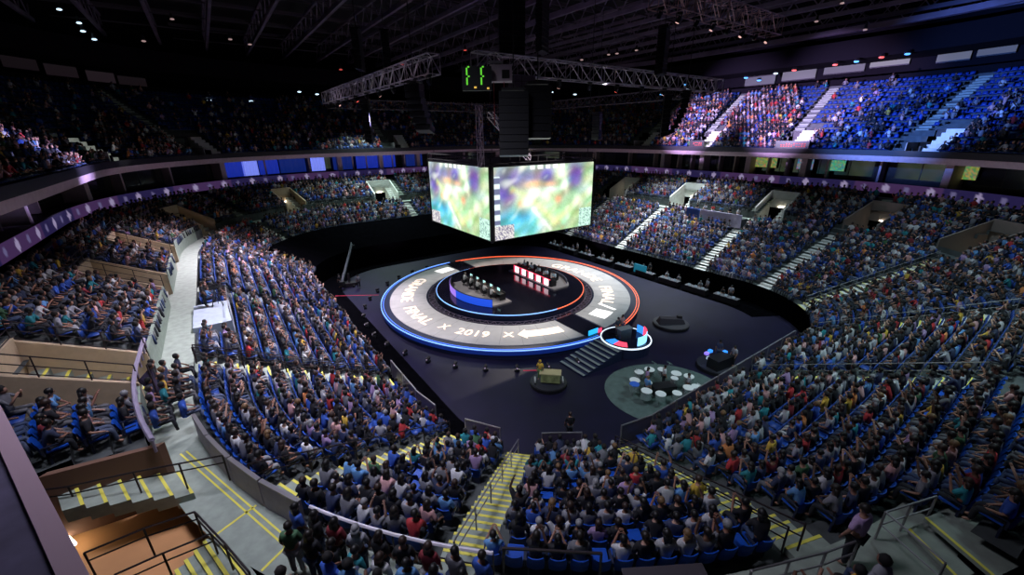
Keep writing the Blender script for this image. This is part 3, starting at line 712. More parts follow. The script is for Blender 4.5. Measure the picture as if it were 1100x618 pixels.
for i, u in enumerate(ulist):
    wide = i % 3 == 0; m = MB(); a_ = WU(u, 22.9 if not wide else 22.2, 15.0); m.box(a_, (.26 if not wide else .8, 1.6 if not wide else 2.2, 3.25), in_yaw(u)); struct('pillar_suite', m, M_pink)
    if i+1 < len(ulist):
        um = (u+ulist[i+1])/2; p = WU(um, 23.3, 15.1); w_ = (WU(u, 23.3, 0)-WU(ulist[i+1], 23.3, 0)).length-.5; k += 1
        m = MB(); y = in_yaw(um)
        for zz in (-1.15, 1.15): m.box(p+Vector((0, 0, zz)), (w_, .1, .1), y)
        q = Matrix.Rotation(y, 3, 'Z') @ Vector((w_/2, 0, 0))
        for sg in (-1, 0, 1): m.box(p+q*sg, (.08, .1, 2.3), y)
        o = struct(f'window_{k}', m, M_dark); m = MB(); m.box(p, (w_, .03, 2.25), y); struct('pane', m, M_glass, parent=o)
def picture(name, cols, p, w_, h_, y, label, cat, group=None, es=1.0, nx=12, ny=8, frame=M_blk):
    o = thing(name, label, cat, p, group); m = MB(); m.box(p-Matrix.Rotation(y, 3, 'Z') @ Vector((0, .06, 0)), (w_+.12, .1, h_+.12), y); m.build('frame', frame, o)
    V_ = []; Cc = []; g = random.Random(int(abs(p.x*31+p.y*7)))
    for j in range(ny+1):
        for i in range(nx+1):
            V_.append(p+Matrix.Rotation(y, 3, 'Z') @ Vector(((i/nx-.5)*w_, .02, (j/ny-.5)*h_))); c = cols[int(g.random()*len(cols))]; Cc.append((*[x*g.uniform(.6, 1.3) for x in c], 1))
    me = bpy.data.meshes.new('display'); me.from_pydata(V_, [], [(j*(nx+1)+i, j*(nx+1)+i+1, (j+1)*(nx+1)+i+1, (j+1)*(nx+1)+i) for j in range(ny) for i in range(nx)])
    ca = me.color_attributes.new('Col', 'FLOAT_COLOR', 'POINT'); ca.data.foreach_set('color', np.array(Cc, np.float32).ravel()); me.materials.append(M_rib)
    q = bpy.data.objects.new('display', me); C.objects.link(q); q.parent = o; q.matrix_parent_inverse = Matrix.Translation(-o.location); return o
GR = [(.25, .35, .06), (.45, .3, .1), (.1, .3, .12)]; BLU = [(.10, .14, .40), (.35, .25, .25), (.05, .25, .4)]; TEAL = [(.05, .4, .3), (.2, .45, .2)]
for (px_, py_, cc, lab) in ((828, 188, GR, 'yellow green television in a suite, left of three close together'), (866, 190, BLU, 'blue and brown television in a suite window'), (899, 192, TEAL, 'teal green television in a suite beside a wide pillar'),
                            (1038, 202, GR, 'yellow and orange television in a suite at the far right'), (818, 187, GR, 'small green television in a suite window, leftmost')):
    p = PD(px_, py_, 22.9); p.z = 15.3; picture('television', cc, p, 2.2, 1.5, in_yaw(U_at(p)), lab, 'screen', 'televisions in the suites')
# blue-lit hangings behind the far left balcony
for i, px_ in enumerate((252, 272, 292, 318, 345, 372, 398, 420, 448)):
    p = PD(px_, 178, 22.2); p.z = 15.0; y = in_yaw(U_at(p)); m = MB(); N_ = 14
    w_ = (4.2, 2.6, 3.4, 4.6, 2.5, 3.8, 4.5, 3.2, 3.8)[i]
    A_ = [p+Matrix.Rotation(y, 3, 'Z') @ Vector(((q/N_-.5)*w_, .08*math.sin(q*1.9), -1.25)) for q in range(N_+1)]; B_ = [v_+Vector((0, 0, 2.6)) for v_ in A_]
    A2_ = [v_+Vector((.05, .05, 0)) for v_ in A_]; B2_ = [v_+Vector((.05, .05, 0)) for v_ in B_]
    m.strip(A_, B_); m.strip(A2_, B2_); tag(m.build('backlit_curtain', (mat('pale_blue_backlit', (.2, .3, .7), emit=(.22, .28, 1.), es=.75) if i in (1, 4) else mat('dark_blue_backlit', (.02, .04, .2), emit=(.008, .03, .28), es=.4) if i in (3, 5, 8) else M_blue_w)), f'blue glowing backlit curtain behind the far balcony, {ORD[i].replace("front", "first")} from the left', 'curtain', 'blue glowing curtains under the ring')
# red lettering boards on the ring
for px_, w_, lab in ((853, 4.4, 'black board with red dot lettering on the upper deck front, right'), (751, 2.6, 'small black board with red dot lettering on the upper deck front')):
    p = PD(px_, 165, 17.3); p.z = 18.2; y = in_yaw(U_at(p)); o = thing('dot_matrix_board', lab, 'display board', p)
    m = MB(); m.box(p, (w_, .15, 1.15), y); m.build('housing', M_blk, o); m = MB()
    g = random.Random(3)
    for i in range(int(w_/.34)-2):
        for (a_, c_) in ((-.2, .2), (0, .0), (.2, -.2)):
            if g.random() < .8: m.box(p+Matrix.Rotation(y, 3, 'Z') @ Vector(((i+1.5)*.34-w_/2, .09, a_)), (.22, .02, .1), y)
    m.build('red_characters', mat('red_led', (.3, .02, .02), emit=(1., .06, .05), es=.5), o)
# lit concourse wall above the upper deck, its light painted as glowing panels
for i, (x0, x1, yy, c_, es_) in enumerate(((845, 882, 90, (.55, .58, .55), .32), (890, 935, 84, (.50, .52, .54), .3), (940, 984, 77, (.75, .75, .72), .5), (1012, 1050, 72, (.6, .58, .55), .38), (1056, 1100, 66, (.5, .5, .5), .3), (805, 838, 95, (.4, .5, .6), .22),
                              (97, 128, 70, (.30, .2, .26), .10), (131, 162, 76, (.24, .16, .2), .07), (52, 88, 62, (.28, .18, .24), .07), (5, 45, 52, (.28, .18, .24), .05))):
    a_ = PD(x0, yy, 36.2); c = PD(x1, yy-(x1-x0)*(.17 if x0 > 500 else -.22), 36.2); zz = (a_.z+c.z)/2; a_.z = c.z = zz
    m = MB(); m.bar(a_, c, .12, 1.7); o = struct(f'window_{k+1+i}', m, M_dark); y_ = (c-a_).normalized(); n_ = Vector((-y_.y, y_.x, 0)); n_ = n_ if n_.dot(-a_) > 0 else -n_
    m = MB(); m.bar(a_+n_*.1+Vector((0, 0, -.0)), c+n_*.1, .04, 1.4); struct('pane', m, mat('glowing_wall_panel_%d' % i, (.05, .05, .05), emit=c_, es=es_*.42), parent=o)
for i, (px_, py_, mm_) in enumerate(((806, 89, 'b'), (838, 85, 'w'), (858, 82, 'r'), (902, 77, 'r'), (925, 74, 'b'), (952, 70, 'r'), (980, 67, 'b'), (820, 92, 'b'), (741, 95, 'b'), (715, 105, 'b'))):
    p = PD(px_, py_, 30.4); o = thing('eaves_lamp', {'b': 'blue', 'r': 'red', 'w': 'white'}[mm_]+f' lamp under the roof edge of the right upper deck, {ORD[sorted((806, 838, 858, 902, 925, 952, 980, 820, 741, 715)).index(px_)].replace("front", "first")} from the left', 'lamp', p, 'coloured lamps over the right upper deck')
    m = MB(); m.box(p+Vector((0, 0, .25)), (.5, .4, .3), 0); m.build('housing', M_blk, o); m = MB(); m.ball(p, .32, 8, 5, (1.3, .8, .45))
    m.build('lens', {'b': mat('blue_lens', (.1, .3, 1), emit=(.12, .45, 1.), es=1.5), 'r': M_lensr, 'w': M_lens}[mm_], o)

# ---------------------------------------------------------------- the round stage
CS, CT = 41.5, 28.75
def SP(r, a, z): a = math.radians(a); return W(CS+r*math.cos(a), CT+r*math.sin(a), z)
SC_ = W(CS, CT, 0)
def ring_band(r0, r1, z0, z1, a0, a1, step=3.):
    """solid curved band between two radii"""
    n = max(2, int(abs(a1-a0)/step)); b = MB(); A_ = [a0+(a1-a0)*i/n for i in range(n+1)]
    V_ = []
    for a in A_: V_ += [SP(r0, a, z0), SP(r1, a, z0), SP(r1, a, z1), SP(r0, a, z1)]
    F_ = []
    for i in range(n):
        p = i*4; q = p+4; F_ += [(p, p+1, q+1, q), (p+1, p+2, q+2, q+1), (p+2, p+3, q+3, q+2), (p+3, p, q, q+3)]
    if abs(a1-a0) < 359.9: F_ += [(0, 3, 2, 1), (n*4, n*4+1, n*4+2, n*4+3)]
    return b.add(V_, F_)
stage = thing('round_stage', 'large round esports stage with pale lettered ring floor, blue and orange edge lights', 'stage', SC_)
ring_band(10.6, 16.1, 0, .93, 0, 360).build('ring_platform', M_navy, stage)
for (a0, a1, m1, m2, lab) in ((181, 358, M_ledb2, M_ledb, 'blue glowing edge light'), (2, 179, M_ledo, M_ledo, 'orange glowing edge light')):
    o = ring_band(16.12, 16.20, .9, .98, a0, a1).build('edge_light', m1, stage); o['label'] = lab
    o = ring_band(15.86, 15.93, .93, .98, a0, a1).build('edge_light', m2, stage); o['label'] = lab
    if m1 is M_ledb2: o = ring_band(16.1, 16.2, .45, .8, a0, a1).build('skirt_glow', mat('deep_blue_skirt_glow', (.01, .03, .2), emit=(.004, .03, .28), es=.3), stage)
def clipped_arc(r0, r1, z0, z1, lo, hi, gap):
    """ring sector on one side of the dividing strip, cut parallel to the strip"""
    n = 60; b = MB(); V_ = []; R_ = [r0+(r1-r0)*j/4 for j in range(5)]
    sg = 1 if lo >= 0 and hi <= 180 else -1
    for z in (z0, z1):
        for r in R_:
            e = math.degrees(math.asin(gap/r)); a0, a1 = (e, 180-e) if sg > 0 else (180+e, 360-e)
            a0 = max(a0, lo); a1 = min(a1, hi)
            for i in range(n+1): V_.append(SP(r, a0+(a1-a0)*i/n, z))
    m = n+1; F_ = []
    for k in (0, 1):
        for j in range(4):
            for i in range(n): q = k*5*m+j*m+i; F_.append((q, q+1, q+m+1, q+m))
    for j in (0, 4):
        for i in range(n): q = j*m+i; F_.append((q, q+1, q+1+5*m, q+5*m))
    for j in range(4):
        for i in (0, n): q = j*m+i; F_.append((q, q+m, q+m+5*m, q+5*m))
    return b.add(V_, F_)
for lo, hi in ((0, 180), (180, 360)):
    dk = clipped_arc(10.75, 15.15, .93, 1.0, lo, hi, 1.5).build('deck', M_deckw, stage)
    m = MB()                                  # seams between the floor panels
    for a in range(lo+12, hi-8, 9): m.bar(SP(10.9, a, 1.003), SP(15.1, a, 1.003), .035, .006)
    m.build('panel_seam', mat('panel_seam_grey', (.34, .33, .34), .6), dk)
def curved_text(txt, size, a_start, r_base, z, sgn, m, parent, name='lettering', extrude=.012):
    cu = bpy.data.curves.new('t', 'FONT'); cu.body = txt; cu.size = size; cu.extrude = extrude; cu.space_character = 1.05; cu.offset = .012
    o = bpy.data.objects.new('t', cu); C.objects.link(o); dg = bpy.context.evaluated_depsgraph_get(); me = bpy.data.meshes.new_from_object(o.evaluated_get(dg)); bpy.data.objects.remove(o)
    bm = bmesh.new(); bm.from_mesh(me); bmesh.ops.subdivide_edges(bm, edges=[e for e in bm.edges if e.calc_length() > .5], cuts=2); bm.to_mesh(me); bm.free()
    for v_ in me.vertices:
        x, y, zz = v_.co; r = r_base-y*sgn; a = a_start-sgn*math.degrees(x/(r_base-.5)); q = SP(r, a, z+zz); v_.co = q
    me.materials.clear(); me.materials.append(m); me.name = name; q = bpy.data.objects.new(name, me); C.objects.link(q)
    if parent: q.parent = parent; q.matrix_parent_inverse = Matrix.Translation(-parent.location)
    return q
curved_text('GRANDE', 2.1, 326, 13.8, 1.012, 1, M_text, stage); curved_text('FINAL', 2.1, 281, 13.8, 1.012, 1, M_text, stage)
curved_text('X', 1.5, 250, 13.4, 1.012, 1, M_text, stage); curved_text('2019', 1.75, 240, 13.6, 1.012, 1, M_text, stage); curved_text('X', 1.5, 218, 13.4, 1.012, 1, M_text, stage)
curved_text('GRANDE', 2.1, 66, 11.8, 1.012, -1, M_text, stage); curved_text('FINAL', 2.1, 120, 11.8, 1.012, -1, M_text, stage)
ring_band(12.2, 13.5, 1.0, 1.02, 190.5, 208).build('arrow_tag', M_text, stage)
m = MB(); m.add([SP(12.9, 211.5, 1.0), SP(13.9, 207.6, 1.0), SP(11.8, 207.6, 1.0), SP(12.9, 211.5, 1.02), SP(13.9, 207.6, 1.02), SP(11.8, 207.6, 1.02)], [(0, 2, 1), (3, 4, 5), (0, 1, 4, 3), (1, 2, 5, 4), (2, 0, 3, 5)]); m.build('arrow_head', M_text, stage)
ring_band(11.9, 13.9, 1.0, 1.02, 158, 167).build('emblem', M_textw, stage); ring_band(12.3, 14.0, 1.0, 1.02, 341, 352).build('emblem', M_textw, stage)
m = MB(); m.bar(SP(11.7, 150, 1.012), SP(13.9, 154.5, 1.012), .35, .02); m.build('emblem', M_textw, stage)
# lattice ring, inner drum
lt = ring_band(9.45, 10.7, 0, .35, 0, 360).build('trench_floor', M_dark, stage)
m = MB()
for r in (9.75, 10.45):
    for i in range(72): m.bar(SP(r, i*5, .95), SP(r, i*5+5, .95), .06)
for i in range(72): m.bar(SP(9.75, i*5, .95), SP(10.45, i*5+2.5, .95), .05); m.bar(SP(10.45, i*5+2.5, .95), SP(9.75, i*5+5, .95), .05); m.bar(SP(10.1, i*5, .4), SP(10.1, i*5, .95), .05)
m.build('lattice', M_beam, stage)
drum = thing('inner_stage', 'raised glossy black round platform in the middle of the ring stage', 'stage', SC_)
ring_band(9.3, 9.4, 0, 1.62, 0, 360).build('skirt', M_navy, drum)
m = MB(); m.poly([SP(9.35, i*4, 0) for i in range(90)], 1.5, 1.65); m.build('floor_disc', M_gloss, drum)
ring_band(9.38, 9.47, 1.54, 1.62, 181, 356).build('edge_light', M_ledb2, drum)['label'] = 'blue edge light'
ring_band(9.38, 9.47, 1.54, 1.62, -4, 181).build('edge_light', M_ledo, drum)['label'] = 'orange edge light'
m = MB(); m.bar(W(CS-16.0, CT, .94), W(CS-9.5, CT, .94), 2.6, .06); m.build('dark_runway', M_gloss, stage)
m = MB(); m.bar(W(CS+9.5, CT, .94), W(CS+16.0, CT, .94), 2.6, .06); m.build('dark_runway', M_gloss, stage)
m = MB(); m.box(W(CS-15.4, CT-.5, 1.25), (1.3, .1, .5), yaw_of(1, 0)); m.build('end_screen', mat('cyan_screen', (.0, .2, .4), emit=(.02, .42, .9), es=1.3), stage)['label'] = 'cyan glowing end screen'
m = MB(); m.box(W(CS-15.5, CT+.35, 1.2), (.5, .1, .5), yaw_of(1, 0)); m.build('end_screen', mat('red_screen', (.3, .02, .05), emit=(.8, .05, .15), es=1.), stage)['label'] = 'red glowing end screen'

# team booths: a segment of floor, curved rear wall, long desk with monitors, chairs and players
def booth(sg, side):
    o = thing('team_booth', ('left' if sg < 0 else 'right')+(' team platform with tan floor and blue curved rear wall' if sg < 0 else ' team platform with pink and white glowing desk front'), 'booth', W(CS, CT+sg*5.2, 1.65), 'two team platforms on the stage')
    c0 = 3.2; e = math.degrees(math.asin(c0/7.6)); lo, hi = (e, 180-e); n = 24
    arc = [(7.6*math.cos(math.radians(lo+(hi-lo)*i/n)), 7.6*math.sin(math.radians(lo+(hi-lo)*i/n))) for i in range(n+1)]
    # trim the segment to the desk's length
    arc = [(max(-4.9, min(4.9, x)), y) for x, y in arc]; pts = [(-4.9, c0)]+[p for p in arc[::-1]]+[(4.9, c0)]
    m = MB(); m.poly([W(CS+x, CT+sg*y) for x, y in pts], 1.65, 1.82); m.build('floor_plate', M_tan, o)
    ra = [a for a in range(180-128, 129, 4)]
    if sg < 0:
        b = ring_band(7.55, 7.7, 1.65, 2.65, -130, -50+0, 3); w_ = b.build('rear_wall', mat('rear_wall_black', (.02, .02, .04)), o)
        ring_band(7.70, 7.74, 1.7, 2.6, -130, -88, 3).build('blue_screen', mat('blue_wall_screen', (.01, .03, .2), emit=(.012, .07, .62), es=1.2), w_)
        ring_band(7.70, 7.74, 1.7, 2.6, -88, -50, 3).build('violet_screen', mat('violet_wall_screen', (.1, .05, .2), emit=(.36, .20, .80), es=1.1), w_)
    else:
        b = ring_band(7.3, 7.45, 1.65, 2.25, 55, 125, 3); b.build('rear_wall', mat('rear_wall_grey', (.10, .10, .13)), o)
    d = thing('team_desk', ('left' if sg < 0 else 'right')+' long gaming desk with five monitors, '+('seen from behind' if sg < 0 else 'pink screens on its front'), 'desk', W(CS, CT+sg*3.9, 1.82), 'two long gaming desks')
    yw = yaw_of(0, -sg)
    m = MB(); m.box(W(CS, CT+sg*3.95, 2.55), (8.2, .8, .06), yw); m.build('desk_top', M_blk, d)
    m = MB(); m.box(W(CS, CT+sg*3.5, 2.2), (8.2, .08, 1.0), yw); fp = m.build('front_panel', M_blk, d)
    for sx in (-1, 1): m = MB(); m.box(W(CS+sx*4.1, CT+sg*3.9, 2.18), (.08, .8, .72), yw); m.build('side_panel', M_blk, d)
    hot = mat('white_pink_screen', (.8, .5, .6), emit=(1., .72, .80), es=2.6); red = mat('red_screen_strip', (.6, .05, .1), emit=(1., .07, .14), es=1.6)
    bl = mat('blue_desk_screen', (.02, .05, .3), emit=(.04, .18, .9), es=1.4)
    for i in range(5):
        x = (i-2)*1.6
        if sg > 0:
            m = MB(); m.box(W(CS+x, CT+3.44, 2.28), (.78, .05, .78), yw); m.build('front_screen', hot, d)
            m = MB(); m.box(W(CS+x+.55, CT+3.43, 2.28), (.30, .05, .8), yw); m.build('front_screen', red, d)
            m = MB(); m.box(W(CS+x, CT+3.43, 2.74), (1.5, .06, .07), yw); m.build('light_strip', red, d)
        else:
            m = MB(); m.box(W(CS+x, CT-3.44, 2.2), (1.2, .05, .8), yw); m.build('front_screen', bl, d)
        mo = thing('monitor', f'gaming monitor on the {"left" if sg < 0 else "right"} team desk, {ORD[i].replace("front", "first")} from the near end', 'monitor', W(CS+x, CT+sg*4.0, 2.58), 'gaming monitors')
        c = W(CS+x, CT+sg*3.85, 2.93); m = MB(); m.box(c, (.62, .04, .38), yw); m.build('bezel', M_blk, mo)
        m = MB(); q = W(CS+x, CT+sg*3.875, 2.93); m.box(q, (.58, .01, .34), yw); m.build('screen', mat('monitor_glow', (.1, .3, .3), emit=(.35, .62, .60), es=1.6), mo)
        m = MB(); m.box(W(CS+x, CT+sg*3.85, 2.66), (.05, .05, .16), yw); m.box(W(CS+x, CT+sg*3.87, 2.59), (.26, .18, .02), yw); m.build('stand', M_blk, mo)
        ch = thing('gaming_chair', f'black high-backed gaming chair at the {"left" if sg < 0 else "right"} desk, {ORD[i].replace("front", "first")} from the near end', 'chair', W(CS+x, CT+sg*4.95, 1.82), 'gaming chairs', yw)
        def L(a_, b_, c_): return ch.matrix_basis @ Vector((a_, b_, c_))
        m = MB(); m.box(L(0, 0, .44), (.52, .5, .1), yw); m.build('seat', M_blk, ch)
        m = MB(); m.hexa([L(*p) for p in ((-.26, -.3, .45), (.26, -.3, .45), (.26, -.22, .45), (-.26, -.22, .45), (-.22, -.42, 1.28), (.22, -.42, 1.28), (.22, -.34, 1.28), (-.22, -.34, 1.28))]); m.build('backrest', M_blk, ch)
        m = MB(); m.tube(L(0, 0, .1), L(0, 0, .4), .035); m.build('gas_column', M_blk, ch)
        m = MB()
        for q in range(5): a = q*2*PI/5; m.tube(L(0, 0, .12), L(.3*math.cos(a), .3*math.sin(a), .06), .03, .02, 6)
        m.build('base', M_blk, ch)
        for sx in (-1, 1): m = MB(); m.box(L(sx*.3, .02, .66), (.07, .3, .04), yw); m.box(L(sx*.3, 0, .56), (.04, .05, .2), yw); m.build('armrest', M_blk, ch)
        wht = (.80, .80, .76) if sg < 0 else (.55, .68, .80)
        person(W(CS+x, CT+sg*4.95, 1.84), yw, 'fwd', False, [wht, SKINS[i % 4], HAIRS[(i*3+(sg > 0)) % 4] if not (sg < 0) else (.35, .30, .22), TROUS[0]], f'player in a {"cream white" if sg < 0 else "pale blue"} jersey at the {"left" if sg < 0 else "right"} desk, {ORD[i].replace("front", "first")} from the near end', 'players on stage', 1.08)
booth(-1, 'left'); booth(1, 'right')

# presenters' round desk platform beside the stage
HC = W(23.5, 30.1, 0)
def HP(r, a, z): a = math.radians(a); return W(23.5+r*math.cos(a), 30.1+r*math.sin(a), z)
hp_ = thing('presenter_platform', 'small round platform with white edge light, blue and red screens, beside the ring', 'platform', HC)
m = MB(); m.poly([HP(2.35, i*10, 0) for i in range(36)], 0, 1.1); m.build('drum', M_navy, hp_)
m = MB(); m.poly([HP(2.2, i*10, 0) for i in range(36)], 1.1, 1.14); m.build('top_disc', M_gloss, hp_)
def hband(r0, r1, z0, z1, a0, a1, mt, nm):
    b = MB(); n = max(2, int(abs(a1-a0)/8)); V_ = []; F_ = []
    for i in range(n+1):
        a = a0+(a1-a0)*i/n; V_ += [HP(r0, a, z0), HP(r1, a, z0), HP(r1, a, z1), HP(r0, a, z1)]
    for i in range(n): p = i*4; q = p+4; F_ += [(p, p+1, q+1, q), (p+1, p+2, q+2, q+1), (p+2, p+3, q+3, q+2), (p+3, p, q, q+3)]
    return b.add(V_, F_).build(nm, mt, hp_)
hband(2.36, 2.46, 1.02, 1.14, 0, 360, M_ledw, 'edge_light')
M_rs = mat('red_led_screen', (.3, .02, .03), emit=(1., .06, .12), es=1.6); M_cs = mat('light_blue_led_screen', (.1, .3, .5), emit=(.25, .62, 1.), es=1.6); M_bs = mat('blue_led_screen', (.02, .1, .4), emit=(.03, .25, .9), es=1.4)
hband(1.9, 1.98, 1.14, 2.0, 168, 196, M_cs, 'light_blue_screen'); hband(1.9, 1.98, 1.14, 2.0, 140, 168, M_cs, 'light_blue_screen'); hband(1.86, 1.94, 1.14, 2.1, 112, 140, M_rs, 'red_screen'); hband(1.9, 1.98, 1.14, 1.9, 84, 112, M_bs, 'blue_screen')
hband(1.2, 2.1, 1.14, 1.17, 225, 262, M_rs, 'red_floor_strip'); hband(1.2, 2.2, 1.14, 1.17, 262, 290, M_bs, 'blue_floor_strip')
pd = thing('presenter_desk', 'tall black presenter desk on the small round platform', 'desk', W(23.6, 29.9, 1.14))
m = MB(); m.box(W(23.5, 29.8, 1.68), (1.3, .6, 1.08), yaw_of(-1, -.2)); m.build('body', M_blk, pd); m = MB(); m.box(W(23.5, 29.8, 2.24), (1.5, .75, .05), yaw_of(-1, -.2)); m.build('desk_top', mat('grey_desk_top', (.25, .27, .28)), pd)
person(W(24.2, 29.6, 1.14), yaw_of(-1, -.2), 'stand', False, [(.05, .06, .08), SKINS[0], HAIRS[0], TROUS[0]], 'presenter in dark suit standing behind the black desk, nearer the runway', 'presenters', 1.02)
person(W(24.4, 30.5, 1.14), yaw_of(-1, -.2), 'stand', True, [(.45, .30, .30), SKINS[3], HAIRS[2], TROUS[1]], 'presenter in pink-grey top standing behind the black desk', 'presenters', 1.0)
# steps up to the platform
stp = thing('stage_steps', 'dark steps with pale edges climbing to the presenter platform', 'steps', W(23.4, 25, 0))
for k in range(8):
    m = MB(); t = 22.9+k*.62; z = .13*(k+1); m.hexa([W(s_, t_, z_) for s_, t_, z_ in ((22.0, t, 0), (25.1, t, 0), (25.1, t+.62, 0), (22.0, t+.62, 0), (22.0, t, z), (25.1, t, z), (25.1, t+.62, z), (22.0, t+.62, z))])
    q = m.build('tread', M_navy, stp); m = MB(); m.bar(W(22.0, t+.16, z+.012), W(25.1, t+.16, z+.012), .26, .02); m.build('pale_edge', mat('pale_step_edge', (.20, .23, .22), .6), q)

# ---------------------------------------------------------------- hanging screen cube
import struct as _st
CB = W(44.8, 31.0, 8.9); cube = thing('hanging_screen_cube', 'four-sided cube of bright game screens hanging above the stage', 'screen', CB)
S0, S1, T0, T1, ZB, ZT = 37.2, 52.3, 23.5, 38.5, 9.0, 16.95
def game_col(u, v, g, side=True):                    # u left-right, v top-down
    c = np.array((.46, .62, .40))
    def blob(cu, cv, su, sv, col, k=1.):
        nonlocal c; w_ = k*math.exp(-((u-cu)/su)**2-((v-cv)/sv)**2); c = c*(1-min(w_, 1))+np.array(col)*min(w_, 1)
    blob(.12, .28, .14, .30, (.20, .14, .42), 1.2); blob(.30, .16, .12, .14, (.30, .26, .50)); blob(.49, .17, .09, .15, (.22, .16, .46), 1.2); blob(.80, .20, .11, .24, (.24, .17, .44), 1.2)
    blob(.63, .14, .07, .2, (.62, .78, .50)); blob(.94, .25, .06, .15, (.60, .74, .50)); blob(.28, .48, .10, .16, (.62, .72, .42)); blob(.40, .42, .13, .14, (.82, .86, .78), 1.1)
    blob(.36, .26, .08, .05, (.95, .66, .40)); blob(.52, .28, .07, .04, (.85, .62, .45)); blob(.61, .52, .04, .06, (.85, .42, .26)); blob(.53, .36, .08, .04, (.75, .9, .8)); blob(.24, .53, .03, .05, (.85, .45, .2))
    blob(.50, .62, .10, .12, (.62, .80, .46)); blob(.18, .74, .24, .13, (.12, .48, .66), 1.2); blob(.30, .88, .16, .14, (.20, .62, .70), 1.1); blob(.46, .80, .05, .14, (.80, .86, .84), .8)
    blob(.62, .78, .14, .12, (.52, .76, .42)); blob(.82, .52, .10, .12, (.50, .70, .44)); blob(.83, .60, .04, .05, (.92, .66, .55)); blob(.90, .42, .06, .1, (.58, .68, .62))
    for (x0, y0, x1, y1, wd, pc) in ((.36, .50, .58, .86, .035, (.86, .88, .55)), (.58, .86, .74, .70, .03, (.72, .86, .50)), (.74, .70, .97, .42, .035, (.70, .85, .60)), (.64, .05, .70, .40, .03, (.80, .90, .72)), (.36, .62, .54, .96, .02, (.92, .95, .92)), (.16, .30, .30, .44, .03, (.70, .82, .50))):
        dx, dy = x1-x0, (y1-y0)*.56; q_ = max(0, min(1, ((u-x0)*dx+(v-y0)*.56*dy)/(dx*dx+dy*dy))); dd_ = math.hypot(u-x0-dx*q_, (v-y0)*.56-dy*q_)
        w_ = math.exp(-(dd_/wd)**2)*.8; c = c*(1-w_)+np.array(pc)*w_
    f = NZ(u, v); c = c*(1+.22*f[0])+np.array((.07*f[1], .05*f[2], .07*f[0])); c = c*g.uniform(.93, 1.07)
    h_ = max(0., f[3]-.30)*1.0; c = c*(1-h_)+np.array((.95, .98, .86))*h_
    h_ = max(0., -f[3]-.62)*1.0; c = c*(1-h_)+np.array((.80, .45, .28))*h_
    if side and u < .05 and v > .12: c = np.array((.75, .85, .85)) if int(v*14) % 2 else np.array((.2, .22, .35))         # portraits down the edge
    if v < .055 and .3 < u < .7 and int(u*40) % 3: c = np.array((.95, .9, .85))                                          # score line
    if u < .17 and v > .80: c = np.array((.70, .68, .66)) if g.random() < .6 else np.array((.30, .28, .38))         # lower left panel
    if u > .85 and v > .70: c = np.array((.62, .82, .72)) if g.random() < .65 else np.array((.30, .45, .42))  # small map
    return np.clip(c, .01, 1)
from mathutils import noise as MN
def NZ(u, v): return [MN.noise(Vector((u*10+7*k+v*3, v*6, k*3.1))) * 1.6 for k in range(4)]
def game_screen(p0, p1, lab, seed):
    nx, ny = 112, 62; g = random.Random(seed); V_ = []; Cc = []
    d = (p1-p0); n_ = Vector((d.y, -d.x, 0)).normalized()
    for j in range(ny+1):
        for i in range(nx+1):
            q = p0+d*(i/nx); V_.append(Vector((q.x, q.y, ZT-.12-(ZT-ZB-.24)*j/ny))+n_*.06)
            Cc.append((*np.clip(game_col(i/nx, j/ny, g, seed == 2)*1.12+.05, .02, 1)**1.5, 1))
    me = bpy.data.meshes.new('game_screen'); me.from_pydata(V_, [], [(j*(nx+1)+i, (j+1)*(nx+1)+i, (j+1)*(nx+1)+i+1, j*(nx+1)+i+1) for j in range(ny) for i in range(nx)])
    ca = me.color_attributes.new('Col', 'FLOAT_COLOR', 'POINT'); ca.data.foreach_set('color', np.array(Cc, np.float32).ravel()); me.materials.append(M_scr)
    o = bpy.data.objects.new('game_screen', me); C.objects.link(o); o.parent = cube; o.matrix_parent_inverse = Matrix.Translation(-cube.location); o['label'] = lab
e = .35
game_screen(W(S1-.1, T0, 0), W(S0+e, T0, 0), 'left-facing game screen', 1); game_screen(W(S0, T0+e, 0), W(S0, T1-.1, 0), 'right-facing game screen with portraits and map', 2)
game_screen(W(S0+e, T1, 0), W(S1-e, T1, 0), 'rear game screen', 1); game_screen(W(S1, T1-e, 0), W(S1, T0+e, 0), 'rear game screen', 1)
m = MB()
for a_, b_ in (((S0, T0), (S1, T0)), ((S0, T0), (S0, T1)), ((S0, T1), (S1, T1)), ((S1, T0), (S1, T1))):
    m.hexa([W(a_[0], a_[1], ZB), W(b_[0], b_[1], ZB), W(b_[0]*.98+44.8*.02, b_[1]*.98+31*.02, ZB), W(a_[0]*.98+44.8*.02, a_[1]*.98+31*.02, ZB), W(a_[0], a_[1], ZT), W(b_[0], b_[1], ZT), W(b_[0]*.98+44.8*.02, b_[1]*.98+31*.02, ZT), W(a_[0]*.98+44.8*.02, a_[1]*.98+31*.02, ZT)])
m.build('screen_backing', M_blk, cube)
for s_, t_ in ((S0, T0), (S1, T0), (S0, T1), (S1, T1)):
    m = MB(); m.bar(W(s_, t_, ZB-.1), W(s_, t_, ZT+.15), .3, .3); m.build('corner_post', M_blk, cube)
m = MB()
for z in (ZT+.25, ZT+.9):
    for a_, b_ in (((S0, T0), (S1, T0)), ((S0, T0), (S0, T1)), ((S0, T1), (S1, T1)), ((S1, T0), (S1, T1))): m.bar(W(*a_, z), W(*b_, z), .12)
for i in range(13):
    f = i/12
    for a_, b_ in (((S0, T0), (S1, T0)), ((S0, T0), (S0, T1))):
        p = W(a_[0]+(b_[0]-a_[0])*f, a_[1]+(b_[1]-a_[1])*f, ZT+.25); m.bar(p, p+Vector((0, 0, .65)), .08)
m.build('top_frame', M_dark, cube)
